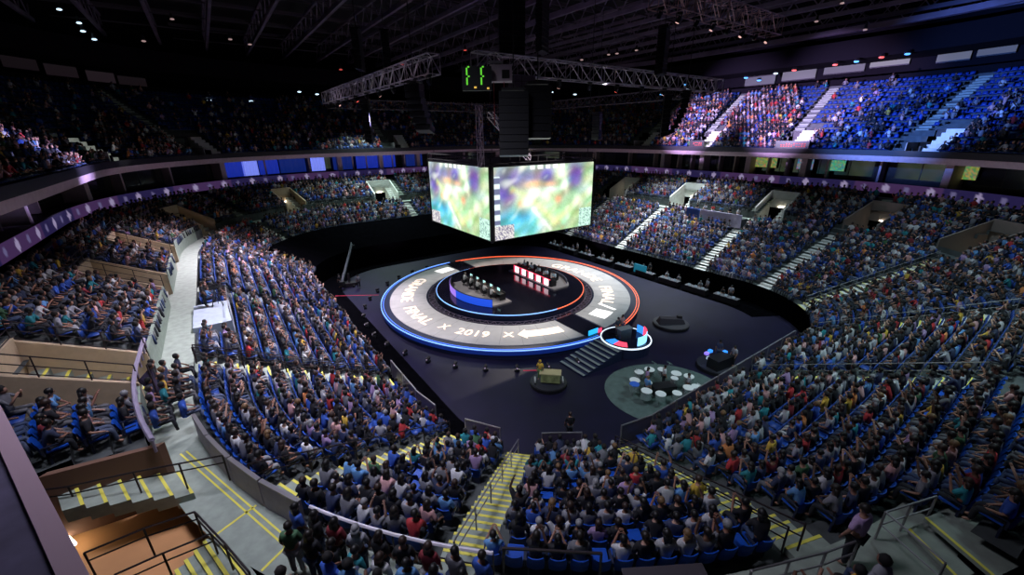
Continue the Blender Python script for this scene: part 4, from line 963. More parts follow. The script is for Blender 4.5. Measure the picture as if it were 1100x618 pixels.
for s_, t_ in ((S0+.6, T0+.6), (S1-.6, T0+.6), (S0+.6, T1-.6), (S1-.6, T1-.6), (44.8, 31)):
    m = MB(); m.tube(W(s_, t_, ZT+.4), W(s_, t_, 35), .04, n=5); m.build('suspension_cable', M_dark, cube)

# ---------------------------------------------------------------- trusses, lamps, loudspeakers
def truss(p0, p1, w_, h_, label, m=M_alu, group=None, ch=.10):
    p0 = Vector(p0); p1 = Vector(p1); o = thing('lighting_truss', label, 'truss', p0, group); d = (p1-p0); L = d.length; d.normalize()
    r = d.cross(Vector((0, 0, 1))).normalized()*w_/2; up = r.cross(d).normalized()*h_/2; n = int(L/1.25)
    for sr in (-1, 1):
        for su in (-1, 1): b = MB(); b.tube(p0+r*sr+up*su, p1+r*sr+up*su, ch*.5, n=6); b.build('chord', m, o)
    b = MB()
    for i in range(n+1):
        q = p0+d*L*i/n
        for A_, B_ in ((1, 1), (1, -1), (-1, -1), (-1, 1)):
            pass
        b.bar(q+r+up, q+r-up, ch*.55); b.bar(q-r+up, q-r-up, ch*.55); b.bar(q+r+up, q-r+up, ch*.5); b.bar(q+r-up, q-r-up, ch*.5)
        if i < n:
            q2 = p0+d*L*(i+1)/n; s_ = 1 if i % 2 else -1
            b.bar(q+r+up*s_, q2+r-up*s_, ch*.5); b.bar(q-r+up*s_, q2-r-up*s_, ch*.5); b.bar(q+r*s_+up, q2-r*s_+up, ch*.4)
    b.build('bracing', m, o); return o
ZTR = 24.6
tl = truss(W(29, 14, ZTR), W(61, 14, ZTR), .9, 1.25, 'silver lighting truss left of the screen cube', group='truss square over the stage')
tr_ = truss(W(27, 16, ZTR), W(27, 46, ZTR), .9, 1.25, 'long silver lighting truss in front and right of the screen cube', group='truss square over the stage')
truss(W(61, 14, ZTR-.6), W(61, 45, ZTR-.6), .9, 1.1, 'dim rear truss behind the screen cube', M_cat, 'truss square over the stage')
truss(W(29, 45.5, ZTR-.4), W(61, 45.5, ZTR-.4), .9, 1.1, 'dim far right truss behind the speaker stacks', M_cat, 'truss square over the stage')
truss(W(24.3, 31, 30), W(24.3, 50, 30), 1.6, 1.6, 'pinkish truss high in the roof at the upper right', mat('pinkish_truss', (.60, .36, .36), .4, .6))
truss(W(31.5, 20.0, 21.6), W(36, 27.5, 17.7), .45, .45, 'slanting short truss above the cube corner', ch=.08)
truss(W(36.6, 22.0, 22.6), W(36.6, 22.05, 17.0), .45, .45, 'upright short truss above the cube left edge', ch=.08)
def head_lamp(p, aim, label, lens, group, s=1.):
    o = thing('moving_head_lamp', label, 'lamp', p, group); p = Vector(p); d = (Vector(aim)-p).normalized()
    b = MB(); b.box(p+Vector((0, 0, .06)), (.36*s, .28*s, .14*s)); b.build('base', M_blk, o)
    b = MB(); b.box(p+Vector((-.17*s, 0, -.16)), (.04, .1, .36*s)); b.box(p+Vector((.17*s, 0, -.16)), (.04, .1, .36*s)); b.box(p+Vector((0, 0, -.01)), (.38*s, .1, .04)); b.build('yoke', M_blk, o)
    c = p+Vector((0, 0, -.3*s)); b = MB(); b.tube(c-d*.2*s, c+d*.2*s, .12*s, .15*s, 10); b.build('head', M_blk, o)
    b = MB(); b.tube(c+d*.2*s, c+d*.23*s, .13*s, .13*s, 10); b.build('lens', lens, o)
j = 0
LP = [(30+i*3.6, 14) for i in range(9)]+[(27, 17+i*3.3) for i in range(9)]
for i, (s_, t_) in enumerate(LP):
    head_lamp(W(s_, t_, ZTR-.75), W(41, 29, 1), f'moving lamp under the {"left" if i < 9 else "front right"} truss, {ORD[i % 9].replace("front", "first")} from the near end', (M_lensp, M_lensr, M_lens, M_lensp)[i % 4] if i % 2 else M_blk, 'moving lamps under the trusses', .95)
for i in range(8): head_lamp(W(24.3, 31.5+i*2.5, 29.1), W(35, 29, 1), f'lamp under the pinkish roof truss, {ORD[i].replace("front", "first")} from its left end', M_lensp if i % 2 else M_blk, 'lamps under the roof truss', 1.2)
# roof lamps dotted about
RL = [(505, 53, 'r'), (371, 71, 'r'), (437, 67, 'r'), (630, 66, 'p'), (659, 61, 'p'), (668, 60, 'p'), (689, 57, 'p'), (720, 48, 'p'), (191, 13, 'p'), (182, 86, 'p'), (274, 42, 'p'), (253, 36, 'p'), (160, 36, 'p'), (911, 11, 'p'), (948, 3, 'p'), (883, 30, 'p'), (935, 40, 'p'),
      (70, 0, 'w'), (91, 15, 'w'), (95, 24, 'w'), (107, 33, 'w'), (112, 41, 'w'), (122, 48, 'w'), (126, 52, 'w'), (742, 100, 'w'), (326, 94, 'w'), (345, 97, 'w'), (229, 101, 'w'), (240, 104, 'w'), (274, 103, 'w'), (597, 100, 'w'), (622, 103, 'w')]
for i, (x, y, k_) in enumerate(RL):
    p = PD(x, y, 31.5) if y > 90 or x < 130 else P(x, y, 31.)
    if x in (597, 622, 742): p = P(x, y, 24.2)
    o = thing('roof_lamp', f'small {dict(r="red", p="pinkish", w="white")[k_]} lamp in the dark roof, {ORD[sorted(q[0] for q in RL if q[2] == k_).index(x)].replace("front", "first")} of its colour from the left', 'lamp', p, 'small lamps dotted in the roof')
    s_ = (p-CAM).length/60; b = MB(); b.tube(p+Vector((0, 0, .1*s_)), p+Vector((0, 0, .55*s_)), .16*s_, .1*s_); b.build('can', M_blk, o); b = MB(); b.ball(p, (.17 if k_ == 'w' else .16)*s_, 8, 5, (1.4, 1, .5)); b.build('lens', dict(r=mat('dim_red_lens', (.3, .05, .05), emit=(.8, .1, .08), es=.6), p=mat('dim_pink_lens', (.5, .3, .3), emit=(.9, .6, .58), es=.35), w=M_lens)[k_], o)
def array(px, y0, y1, zt0, lab, w_=1.3, curve=0.):
    p = P(px, y0, zt0); D_ = p.xy.length; r = rayd(px, y1); zb = CAMZ+r.z*D_/r.xy.length; n = max(4, int((zt0-zb)/.42)); yw = math.atan2(-(W(CS, CT).x-p.x), W(CS, CT).y-p.y)
    o = thing('line_array_speaker', lab, 'loudspeaker', p, 'hanging loudspeaker stacks'); h_ = (zt0-zb)/n
    f = Vector((math.sin(-yw), math.cos(yw), 0))
    for i in range(n):
        b = MB(); c = p+Vector((0, 0, -h_*(i+.5)))+Vector((curve, 0, 0))*(i/n)**2; b.box(c, (w_, .7, h_*.94), yw, -.06*i*(1 if curve else .4)); b.build('cabinet', M_blk, o)
    b = MB(); b.box(p+Vector((0, 0, .12)), (w_*.8, .9, .12), yw); b.build('hanging_frame', M_dark, o)
    b = MB(); b.tube(p+Vector((0, 0, .1)), Vector((p.x, p.y, 34.8)), .035, n=5); b.build('hanging_cable', M_dark, o)
array(556, 98, 168, 22.6, 'big black loudspeaker stack in front of the cube, left one', 1.9); array(582, 92, 150, 23.0, 'big black loudspeaker stack right behind the first', 1.8)
array(449, 88, 140, 23.6, 'curved black loudspeaker stack under the left truss', 1.3, .8); array(396, 104, 150, 23.6, 'black loudspeaker stack near the far end of the left truss', 1.6)
array(722, 106, 150, 23.6, 'black loudspeaker stack at the right truss end, left of a pair', 1.6); array(742, 104, 148, 23.6, 'curved black loudspeaker stack at the right truss end', 1.5, -1.4)
array(646, 124, 152, 22.6, 'small black loudspeaker stack between the right trusses', 1.2)
array(388, 30, 72, 30.0, 'tall black loudspeaker cluster high up left', 2.2); array(418, 32, 82, 29.5, 'second tall black loudspeaker cluster high up left', 1.6)
array(556, -10, 62, 33.0, 'huge black loudspeaker cluster at the top of the view', 2.6); array(590, -10, 58, 33.5, 'second huge black loudspeaker cluster at the top', 2.2); array(720, 35, 84, 28.5, 'black loudspeaker stack high up on the right', 1.5)
# clock with green digits, projector box and junction boxes under the truss corner
p = P(517, 84, 23.4); o = thing('shot_clock', 'black hanging clock with green digits and amber dots', 'clock', p); b = MB(); b.box(p, (1.9, .4, 1.4), .0); b.build('housing', M_blk, o)
b = MB(); f = -.23
for x0 in (-.62, .30):
    for dz in (-.28, .28): b.box(p+Vector((x0, f, .12+dz)), (.1, .04, .42)); 
    b.box(p+Vector((x0+.12, f, .12)), (.12, .04, .08)); b.box(p+Vector((x0+.12, f, .66)), (.12, .04, .08))
b.build('green_digits', mat('green_digit', (.05, .3, .02), emit=(.16, .8, .05), es=.75), o)
b = MB(); b.box(p+Vector((-.1, f, -.52)), (.16, .04, .1)); b.box(p+Vector((.72, f, -.58)), (.14, .04, .1)); b.build('amber_dots', mat('amber_digit', (.3, .2, .02), emit=(1., .6, .1), es=.8), o)
p = P(543, 79, 23.8); o = thing('projector', 'pale projector box with square dark lens hanging under the truss', 'projector', p)
b = MB(); b.box(p, (1.45, .9, 1.0)); b.build('body', mat('pale_box', (.62, .5, .56), .5), o); b = MB(); b.box(p+Vector((.32, -.46, -.08)), (.5, .06, .5)); b.build('lens', M_blk, o); b = MB(); b.box(p+Vector((-.35, -.2, .65)), (1.0, .3, .14)); b.build('bracket', M_steel, o)
p = P(565, 90, 23.4); o = thing('junction_box', 'mauve-grey hanging box right of the projector', 'box', p); b = MB(); b.box(p, (1.9, .8, .95)); b.build('body', M_beam, o); b = MB(); b.box(p+Vector((0, -.42, 0)), (.03, .03, .95)); b.box(p+Vector((0, -.42, .1)), (1.9, .03, .03)); b.build('seam', M_dark, o)
for i, px_ in enumerate((535, 546)):
    p = P(px_, 88, 23.3); q = Vector((p.x, p.y, 20.6)); b = MB(); b.tube(p, q, .03, n=5); tag(b.build('hanging_cable', mat('red_cable', (.35, .06, .06), .5)), f'thin red cable hanging from the projector, {"left" if i == 0 else "right"} one', 'cable', 'red cables')

# ---------------------------------------------------------------- things on the arena floor
# camera crane on the left
c = P(376, 304, 0); cr = thing('camera_crane', 'long grey camera crane standing left of the stage', 'camera crane', c)
m = MB(); m.box(c+Vector((0, 0, .35)), (1.6, 1.1, .5), .4); m.build('dolly', M_dark, cr)
for sx, sy in ((-1, -1), (1, -1), (1, 1), (-1, 1)): m = MB(); q = c+Vector((sx*.75, sy*.5, .2)); m.tube(q-Vector((0, .08, 0)), q+Vector((0, .08, 0)), .2, n=12); m.build('wheel', M_blk, cr)
m = MB(); m.bar(c+Vector((0, 0, .5)), c+Vector((0, 0, 1.9)), .25); m.build('column', M_dark, cr)
tip = P(379, 259, 4.6); tail = c+Vector((-.3, -1.8, 1.1)); m = MB(); m.bar(tail, tip, .26, .3); m.bar(tail+Vector((0, 0, .45)), tip+Vector((0, 0, .3)), .06); m.build('boom', mat('grey_boom', (.07, .08, .10), .5, .2), cr)
m = MB(); m.box(tail, (.6, .6, .5)); m.build('counterweight', M_blk, cr); m = MB(); m.box(tip+Vector((0, .2, -.4)), (.4, .6, .4)); m.tube(tip+Vector((0, .5, -.4)), tip+Vector((0, .75, -.4)), .14); m.build('camera', M_blk, cr)
for i, (x, y) in enumerate(((366, 305), (386, 306), (358, 285))):
    p = P(x, y, 0); person(p, rng.uniform(-3, 3), 'stand', False, [SCOL[(0, 3, 1)[i]], SKINS[i], HAIRS[0], TROUS[0]], ('crew member in black beside the crane', 'crew member in grey right of the crane base', 'crew member in navy behind the crane')[i], 'crew round the crane')
# four round risers with performers' gear
def riser(px, py, r, label, m_top):
    c = P(px, py, .35); c.z = 0; o = thing('round_riser', label, 'riser', c, 'low round risers on the floor'); m = MB(); m.poly([c+Vector((r*math.cos(i*PI/18), r*math.sin(i*PI/18), 0)) for i in range(36)], 0, .3); m.build('drum', M_blk, o)
    m = MB(); m.poly([c+Vector(((r-.08)*math.cos(i*PI/18), (r-.08)*math.sin(i*PI/18), 0)) for i in range(36)], .3, .34); m.build('top', m_top, o); return c
M_fl = mat('riser_top_dark', (.02, .02, .03), .5); M_flg = mat('pale_light_pool', (.085, .125, .115), .9, noise=.2, nscale=2)
def drum(c, r, h, z, label, shell, skin, tilt=0., grp='drums'):
    o = thing('drum', label, 'drum', Vector((c[0], c[1], z)), grp); m = MB(); ax = Vector((0, math.sin(tilt), math.cos(tilt))); p = Vector((c[0], c[1], z)); m.tube(p, p+ax*h, r, n=16); m.build('shell', shell, o)
    m = MB(); m.tube(p+ax*(h-.01), p+ax*(h+.02), r*1.02, n=16); m.build('drum_head', skin, o)
    m = MB()
    for k in range(3): a = k*2*PI/3; m.tube(p+Vector((math.cos(a)*r*.8, math.sin(a)*r*.8, h*.3)), Vector((c[0]+math.cos(a)*r*1.15, c[1]+math.sin(a)*r*1.15, .34)), .02, n=5)
    m.build('stand', M_sil, o)
def cymbal(c, z, r, label):
    o = thing('cymbal', label, 'cymbal', Vector((c[0], c[1], .34)), 'cymbals'); m = MB(); m.tube((c[0], c[1], .34), (c[0], c[1], z), .015, n=5); m.build('stand', M_sil, o); m = MB(); m.tube((c[0], c[1], z), (c[0]+.03, c[1]+.02, z+.035), r, r*.2, 16); m.build('plate', M_sil, o)
# silver percussion; the pool of light under it is painted as a pale disc
c = P(710, 424, .3); c.z = 0; m = MB(); m.poly([c+Vector((.4+5.0*math.cos(i*PI/24), .3+4.4*math.sin(i*PI/24), 0)) for i in range(48)], .004, .03); tag(m.build('light_pool_disc', M_flg, None), 'round grey-green disc painted as the pool of light under the silver percussion', 'light pool')
ctr = c
dpos = [(-2.2, .6, .42), (-1.6, 1.5, .38), (-.6, 1.9, .42), (.5, 2.0, .36), (1.5, 1.4, .42), (2.2, .6, .40), (2.4, -.4, .36), (-2.5, -.3, .38), (-1.8, -1.2, .42), (-.8, -1.5, .40), (.5, -1.4, .36), (1.5, -1.0, .4), (-1.2, .2, .3), (1.0, .5, .3)]
wht_ = mat('white_drum_head', (.80, .82, .80), .4); blu_ = mat('blue_drum_head', (.04, .14, .6), .4)
for i, (x, y, r) in enumerate(dpos):
    drum((c.x+x, c.y+y), r*1.0, .45+.1*(i % 3), .55+.12*(i % 2), f'silver drum in the percussion circle, {ORD[i].replace("front", "first")} counting clockwise from its left' if i != 7 else 'blue-topped drum at the left of the percussion circle', M_sil, blu_ if i == 7 else wht_, 0, 'silver drums in the percussion circle')
for i, (x, y) in enumerate(((-1.9, 1.9), (0, 2.5), (1.2, 2.3), (2.6, 1.2), (-2.9, -1.), (2.4, -1.1))): cymbal((c.x+x, c.y+y), 1.35+.1*(i % 3), .32, f'silver cymbal over the percussion circle, {ORD[i].replace("front", "first")} clockwise')
o = thing('keyboard_console', 'black console in the middle of the silver percussion circle', 'console', c); m = MB(); m.box(c+Vector((-.1, -.1, .75)), (1.9, .9, .5), .2); m.build('body', M_blk, o); m = MB(); m.box(c+Vector((-.1, -.1, .35)), (1.5, .5, .6), .2); m.build('stand', M_dark, o)
for i, (x, y, cc) in enumerate(((-1.1, .9, 13), (.4, 1.2, 2), (1.9, -.1, 4), (-1.5, -.4, 8))): person((c.x+x, c.y+y, .03), rng.uniform(-3, 3), 'stand', i == 0, [SCOL[cc], SKINS[i], HAIRS[i], TROUS[0]], f'percussionist in {SNAME[cc]} top standing among the silver drums', 'percussionists')
# green and tan console with performer
c = riser(587, 410, 1.55, 'low black round riser under the green and tan console', M_fl)
o = thing('performance_console', 'green and tan draped console on the black riser before the stage', 'console', c+Vector((0, 0, .34)))
m = MB(); m.box(c+Vector((.15, -.2, .85)), (1.6, .7, .75), -.15); m.build('draped_front', mat('green_tan_cloth', (.26, .30, .12), .8, noise=.5, nscale=2.5), o)
m = MB(); m.box(c+Vector((.15, -.1, 1.26)), (1.8, .9, .06), -.15); m.build('top_board', mat('tan_board', (.48, .42, .22), .6), o)
for sx in (-1, 1): m = MB(); m.tube(c+Vector((sx*1.1, -.3, .62)), c+Vector((sx*1.1+.12*sx, -.3, .62)), .30, n=14); m.build('side_disc', mat('grey_side_disc', (.45, .48, .46), .4), o)
person(c+Vector((-.7, .25, .34)), PI*.9, 'stand', False, [(.75, .50, .06), SKINS[1], (.70, .42, .04), (.10, .2, .06)], 'performer in yellow top behind the green and tan console', None, .95)
# dark risers
c = riser(768, 396, 1.7, 'black round riser with console near the right barrier', M_fl)
o = thing('performance_console', 'black console with small blue and violet lights near the right barrier', 'console', c+Vector((0, 0, .34))); m = MB(); m.box(c+Vector((.1, -.3, .8)), (2.1, 1.1, 1.0), .5); m.build('cabinet', M_blk, o)
for i, (x, y, z, mm_) in enumerate(((-.9, .3, 1.3, mat('violet_lamp', (.3, .2, .8), emit=(.30, .2, .9), es=.9)), (-.3, .9, 1.2, M_bs), (.9, .6, 1.25, M_bs), (-.9, -.2, 1.1, mat('pale_lamp', (.5, .6, .7), emit=(.5, .6, .8), es=.5)))): m = MB(); m.box(c+Vector((x, y, z)), (.34, .3, .22), .5); m.build('display_lamp', mm_, o)
person(c+Vector((.5, .9, .34)), PI*.8, 'stand', False, [SCOL[1], SKINS[2], HAIRS[0], TROUS[1]], 'performer in navy behind the black console near the right barrier'); person(c+Vector((1.3, -.2, .34)), PI*.6, 'stand', False, [SCOL[4], SKINS[0], HAIRS[0], TROUS[0]], 'performer in light grey at the right end of the black console')
c = riser(720, 350, 1.9, 'dark empty round riser right of the presenter platform', M_fl)
o = thing('covered_gear', 'low gear covered in black cloth on the riser right of the presenters', 'equipment', c+Vector((0, 0, .34))); m = MB(); m.hexa([c+Vector(q) for q in ((-1.5, -.5, .34), (1.4, -.5, .34), (1.4, .5, .34), (-1.5, .5, .34), (-1.3, -.3, .95), (1.2, -.35, .8), (1.1, .35, .85), (-1.2, .3, 1.0))]); m.build('cloth', mat('dark_cover', (.03, .025, .035), .9), o); m = MB(); m.box(c+Vector((.9, .1, .95)), (.5, .4, .3)); m.build('case', M_dark, o)
# small floor lamps ringed round the stage
i = 0
for a in list(range(186, 350, 9)):
    p = SP(18.2, a, 0); i += 1; o = thing('floor_lamp_fixture', f'small black floor lamp aimed at the stage rim, {ORD[i-1].replace("front", "first")} counting from the steps', 'lamp', p, 'floor lamps ringed round the stage')
    m = MB(); m.box(p+Vector((0, 0, .1)), (.4, .3, .2), math.radians(a)); m.build('base', M_blk, o); d = (SC_-p).normalized(); m = MB(); m.tube(p+Vector((0, 0, .4))-d*.2, p+Vector((0, 0, .46))+d*.2, .15, .17, 10); m.build('head', M_dark, o); m = MB(); m.tube(p+Vector((0, 0, .40))-d*.23, p+Vector((0, 0, .40))-d*.2, .08, n=8); m.build('rear_lamp', mat('faint_lamp', (.4, .3, .4), emit=(.5, .4, .6), es=.35), o)
for i, (x0, y0, x1, y1) in enumerate(((360, 314, 407, 314), (560, 398.5, 580, 398.5))):
    m = MB(); m.bar(P(x0, y0, .02), P(x1, y1, .02), .09, .015); tag(m.build('red_floor_line', mat('red_line', (.3, .02, .05), emit=(.6, .01, .06), es=.55)), ('thin red glowing line on the floor left of the stage', 'short red glowing line left of the green console')[i], 'light line')
# lone figure at the barrier
p = P(609, 473, 0); p = W(17.0, 17.6, 0); person(P(608, 472, .6), .2, 'stand', False, [SCOL[0], SKINS[1], HAIRS[2], TROUS[0]], 'guard in black standing on the floor behind the front barrier', None, 1.05)
# production tables along the right wall
for i in range(9):
    s_ = 24+i*4.1; t_ = 49.6; p = W(s_, t_, 0); yw = yaw_of(0, -1); n_ = ORD[i].replace('front', 'first')
    o = thing('production_table', f'long table with black cloth under the right stand, {n_} from the near end', 'table', p, 'production tables under the right stand')
    m = MB(); m.box(p+Vector((0, 0, .38)), (3.0, .85, .7), yw); m.build('table_cloth', M_blk, o); m = MB(); m.box(p+Vector((0, 0, .75)), (3.05, .9, .04), yw); m.build('table_top', mat('table_top_grey', (.05, .05, .06)), o)
    for q in range(3):
        x = (q-1)*.95; mo = thing('laptop', f'open laptop on the {n_} production table, number {("one", "two", "three")[q]}', 'laptop', W(s_+x, t_-.1, .77), 'laptops on the production tables')
        m = MB(); m.box(W(s_+x, t_+.02, .785), (.36, .26, .02), yw); m.build('keyboard', M_dark, mo); m = MB(); m.box(W(s_+x, t_-.16, .92), (.36, .02, .26), yw, .2); m.build('screen', mat('laptop_glow', (.3, .35, .4), emit=(.2, .28, .36), es=.5 ), mo)
        if (i+q) % 3: 
            sh = int(rng.choice([0, 4, 2, 3, 1])); person(W(s_+x, t_+.95, 0), yw+rng.normal(0, .3), 'stand' if rng.random() < .3 else 'fwd', False, [SCOL[sh], SKINS[(i+q) % 4], HAIRS[0], TROUS[0]], f'crew member in {SNAME[sh]} at the {n_} production table, {("left", "middle", "right")[q]} place', 'crew at the production tables')
m = MB(); p = P(688, 292, 1.0); m.box(p, (2.2, .12, 1.3), yaw_of(0, -1)); o = thing('flat_monitor', 'teal-blue glowing monitor among the production tables', 'screen', p); mm_ = m.build('display', mat('teal_monitor', (.01, .1, .15), emit=(.01, .14, .22), es=.8), o); m = MB(); m.box(p+Vector((0, 0, -.8)), (.5, .3, .4)); m.build('foot', M_blk, o)

# ---------------------------------------------------------------- things in the stands
# white camera platform on the left, banner stand on the right
a_, c_ = (32.2, -.95), (36.8, -3.0); zz = z_low(9.2)
o = thing('camera_platform', 'white-topped camera platform among the left stand crowd', 'platform', W(34.5, -2.0, ZW))
m = MB(); m.hexa([W(s_, t_, z_) for s_, t_, z_ in ((32.2, -3.1, 6.8), (36.9, -3.1, 6.8), (36.9, -.9, 6.8), (32.2, -.9, 6.8), (32.2, -3.1, 8.25), (36.9, -3.1, 8.25), (36.9, -.9, 8.25), (32.2, -.9, 8.25))]); m.build('deck', mat('white_blue_cover', (.40, .46, .54), .7, noise=.15), o)
m = MB()
for s_ in (32.2, 36.9): m.tube(W(s_, -.9, 8.2), W(s_, -.9, 9.3), .03)
m.tube(W(32.2, -.9, 9.3), W(36.9, -.9, 9.3), .03); m.build('guard_rail', M_steel, o)
p = W(36.0, -1.6, 8.25); o = thing('tripod_camera', 'broadcast camera on tripod on the white platform', 'camera', p); m = MB(); m.box(p+Vector((0, 0, 1.5)), (.3, .6, .35), -.9); m.tube(p+Vector((.2, 0, 1.5)), p+Vector((.6, .2, 1.5)), .09); m.build('camera_body', M_blk, o)
for k in range(3): m = MB(); a = k*2*PI/3; m.tube(p+Vector((0, 0, 1.3)), p+Vector((.4*math.cos(a), .4*math.sin(a), 0)), .025, n=6); m.build('leg', M_blk, o)
person(W(36.2, -2.3, 8.25), in_yaw(U_of(6, 36)), 'stand', False, [SCOL[0], SKINS[2], HAIRS[0], TROUS[0]], 'camera operator in black on the white platform')
o = thing('banner_stand', 'commentary stand with white and blue cloth front in the right stand', 'stand', W(33.5, 61.3, 7.4))
for (s0_, s1_, mt, nm) in ((29.2, 35.6, mat('lilac_white_cloth', (.52, .46, .62), .8, noise=.1), 'white_cloth'), (35.7, 37.9, mat('blue_cloth', (.03, .07, .30), .8), 'blue_cloth')):
    m = MB(); m.hexa([W(s_, t_, z_) for s_, t_, z_ in ((s0_, 60.6, 7.0), (s1_, 60.6, 7.0), (s1_, 60.75, 7.0), (s0_, 60.75, 7.0), (s0_, 60.6, 8.9), (s1_, 60.6, 8.9), (s1_, 60.75, 8.9), (s0_, 60.75, 8.9))]); m.build(nm, mt, o)
m = MB(); m.hexa([W(s_, t_, z_) for s_, t_, z_ in ((29.2, 60.75, 7.0), (37.9, 60.75, 7.0), (37.9, 62.4, 7.0), (29.2, 62.4, 7.0), (29.2, 60.75, 8.2), (37.9, 60.75, 8.2), (37.9, 62.4, 8.2), (29.2, 62.4, 8.2))]); m.build('deck', M_terr, o)
for i in range(6): person(W(30.2+i*1.3, 61.7, 8.2), in_yaw(U_of(2, 33)), 'fwd', i % 2 == 0, [SCOL[(2, 0, 8, 5, 4, 0)[i]], SKINS[i % 4], HAIRS[i % 3], TROUS[0]], f'guest in {SNAME[(2, 0, 8, 5, 4, 0)[i]]} behind the cloth-fronted stand, {ORD[i].replace("front", "first")} from the near end', 'guests behind the cloth-fronted stand')
# lilac-capped parapet on the left walkway, purple panels at its corner
u0_, u1_ = U_of(6, 27), U_of(7, -107); zc = z_back(12.6)+.8
railing([WU(u0_+(u1_-u0_)*i/8, 12.68, zc-.05) for i in range(9)], 'lilac railing on the green parapet along the left walkway', 2.0, .45, m=M_purp, rails=(1.,), r=.05, top_r=.09)
ua, ub = U_of(7, -101), U_of(7, -121); n = 4
for i in range(n):
    a_, c_ = WU(ua+(ub-ua)*i/n, 11.2, ZW), WU(ua+(ub-ua)*(i+.96)/n, 11.2, ZW); o = thing('parapet_panel', f'purple-grey parapet panel beside the lower left landing, {ORD[i].replace("front", "first")} from the back', 'panel', a_, 'purple-grey parapet panels')
    m = MB(); m.hexa([a_, c_, c_+Vector((.08, .08, 0)), a_+Vector((.08, .08, 0))]+[q+Vector((0, 0, 1.15)) for q in (a_, c_, c_+Vector((.08, .08, 0)), a_+Vector((.08, .08, 0)))]); m.build('panel', M_purp, o)
    m = MB(); m.bar(a_+Vector((.04, .04, 1.18)), c_+Vector((.04, .04, 1.18)), .14, .06); m.build('cap', M_steel, o)
m = MB()
for d_ in (11.75, 11.95): m.bar(WU(ua+.3, d_, ZW+.008), WU(ub+.2, d_, ZW+.008), .06, .01)
for x in (0, 1): m.bar(WU(ub-.05-x*1.2, 11.3, ZW+.008), WU(ub-.05-x*1.2, 12.7, ZW+.008), .08, .01)
struct('trim_landing_lines', m, M_yellow)
# black iron frames round the ochre entry
for i, (pts_, lab) in enumerate((([P(20, 522, 9.3), P(70, 516, 9.3), P(140, 502, 9.3), P(236, 486, 9.3)], 'long dark rail behind the stair entry at the lower left'),
                               ([P(86, 588, 8.9), P(150, 563, 8.9), P(205, 546, 8.9)], 'dark brown rail over the ochre floor, upper one'),
                               ([P(118, 612, 8.5), P(170, 590, 8.5), P(222, 570, 8.5)], 'dark brown rail over the ochre floor, lower one'),
                               ([P(205, 546, 8.9), P(236, 580, 8.9), P(262, 612, 8.9)], 'dark brown rail between the lower steps and the pale landing'))):
    railing([q-Vector((0, 0, 1.0)) for q in pts_], lab, 1.3, 1.0, rails=(1., .72), r=.03)
# ochre entry at the lower left: floor, two flights with yellow edges
def quad_slab(pts, z, th=.15): m = MB(); q = [P(x, y, z) for x, y in pts]; m.hexa([v_-Vector((0, 0, th)) for v_ in q]+q); return m
ent = thing('vomitory', 'large open stair entry with ochre floor at the lower left', 'entry', P(140, 560, 6.9), 'entries cut into the back tier')
quad_slab([(50, 535), (222, 500), (250, 590), (100, 700)], 6.9).build('ochre_floor', M_orange, ent)
a_, c_ = P(36, 503, 9.9), P(166, 472, 9.4); m = MB(); m.hexa([v_-Vector((0, 0, 2.6)) for v_ in (a_, c_)]+[v_+Vector((.05, .25, -2.6)) for v_ in (c_, a_)]+[a_, c_]+[v_+Vector((.05, .25, 0)) for v_ in (c_, a_)]); m.build('back_wall', mat('brown_wall', (.16, .08, .05), .8), ent)
def flight(p0, p1, dv, n, rise, name_o, th=.5):
    """n treads side by side from p0 toward p1, each reaching along dv, a yellow edge on each"""
    for k_ in range(n):
        q0 = p0.lerp(p1, k_/n); q1 = p0.lerp(p1, (k_+1)/n); q0.z = q1.z = p0.z+rise*k_; r1, r0 = q1+dv, q0+dv
        m = MB(); m.hexa([v_-Vector((0, 0, th)) for v_ in (q0, q1, r1, r0)]+[q0, q1, r1, r0]); t_ = m.build('step', M_conc, name_o)
        e = (q1-q0); e.z = 0; e = e.normalized()*.10*(1 if rise < 0 else -1); b0, b1 = (q1, r1) if rise < 0 else (q0, r0); m = MB(); m.hexa([b0-e, b0, b1, b1-e]+[v_+Vector((0, 0, .015)) for v_ in (b0-e, b0, b1, b1-e)]); m.build('yellow_edge', M_yellow, t_)
dv = P(70, 545, 8.6)-P(60, 512, 8.6); dv.z = 0
flight(P(54, 512, 9.0), P(182, 481, 9.0), dv*.8, 6, -.16, ent)
a0_ = P(232, 560, 7.9); a1_ = P(150, 606, 7.9); dv = P(262, 602, 7.9)-a0_; dv.z = 0
flight(a0_, a1_, dv*1.5, 7, -.14, ent)
m = MB(); m.tube(P(60, 560, 7.4), P(75, 575, 7.4), .05); m.build('lamp', mat('warm_fill_tube', (1, .9, .8), emit=(1., .86, .66), es=14.), ent)  # added glowing tube, warms the ochre entry
# pale entry at the bottom right: broad treads with yellow edges, drained to dark gaps
en2 = thing('vomitory', 'open stair entry with broad pale treads and yellow edges at the bottom right', 'entry', P(990, 600, 8.3), 'entries cut into the back tier')
for k_, (pts_, z) in enumerate((([(930, 588), (962, 574), (1018, 632), (960, 640)], 8.1), ([(970, 578), (984, 570), (1040, 626), (1024, 634)], 8.3), ([(988, 566), (1034, 548), (1110, 610), (1062, 632)], 8.55))):
    t_ = quad_slab(pts_, z, .12).build('tread', M_conc, en2); q = [P(x, y, z) for x, y in (pts_[0], pts_[3])]
    if k_: d_ = (P(*pts_[1], z)-q[0]).normalized()*.1; m = MB(); m.hexa([q[0], q[0]+d_, q[1]+d_, q[1]]+[v_+Vector((0, 0, .012)) for v_ in (q[0], q[0]+d_, q[1]+d_, q[1])]); m.build('yellow_edge', M_yellow, t_)
quad_slab([(900, 600), (1000, 535), (1130, 600), (1000, 690)], 7.75, .05).build('dark_floor', M_dark, en2)
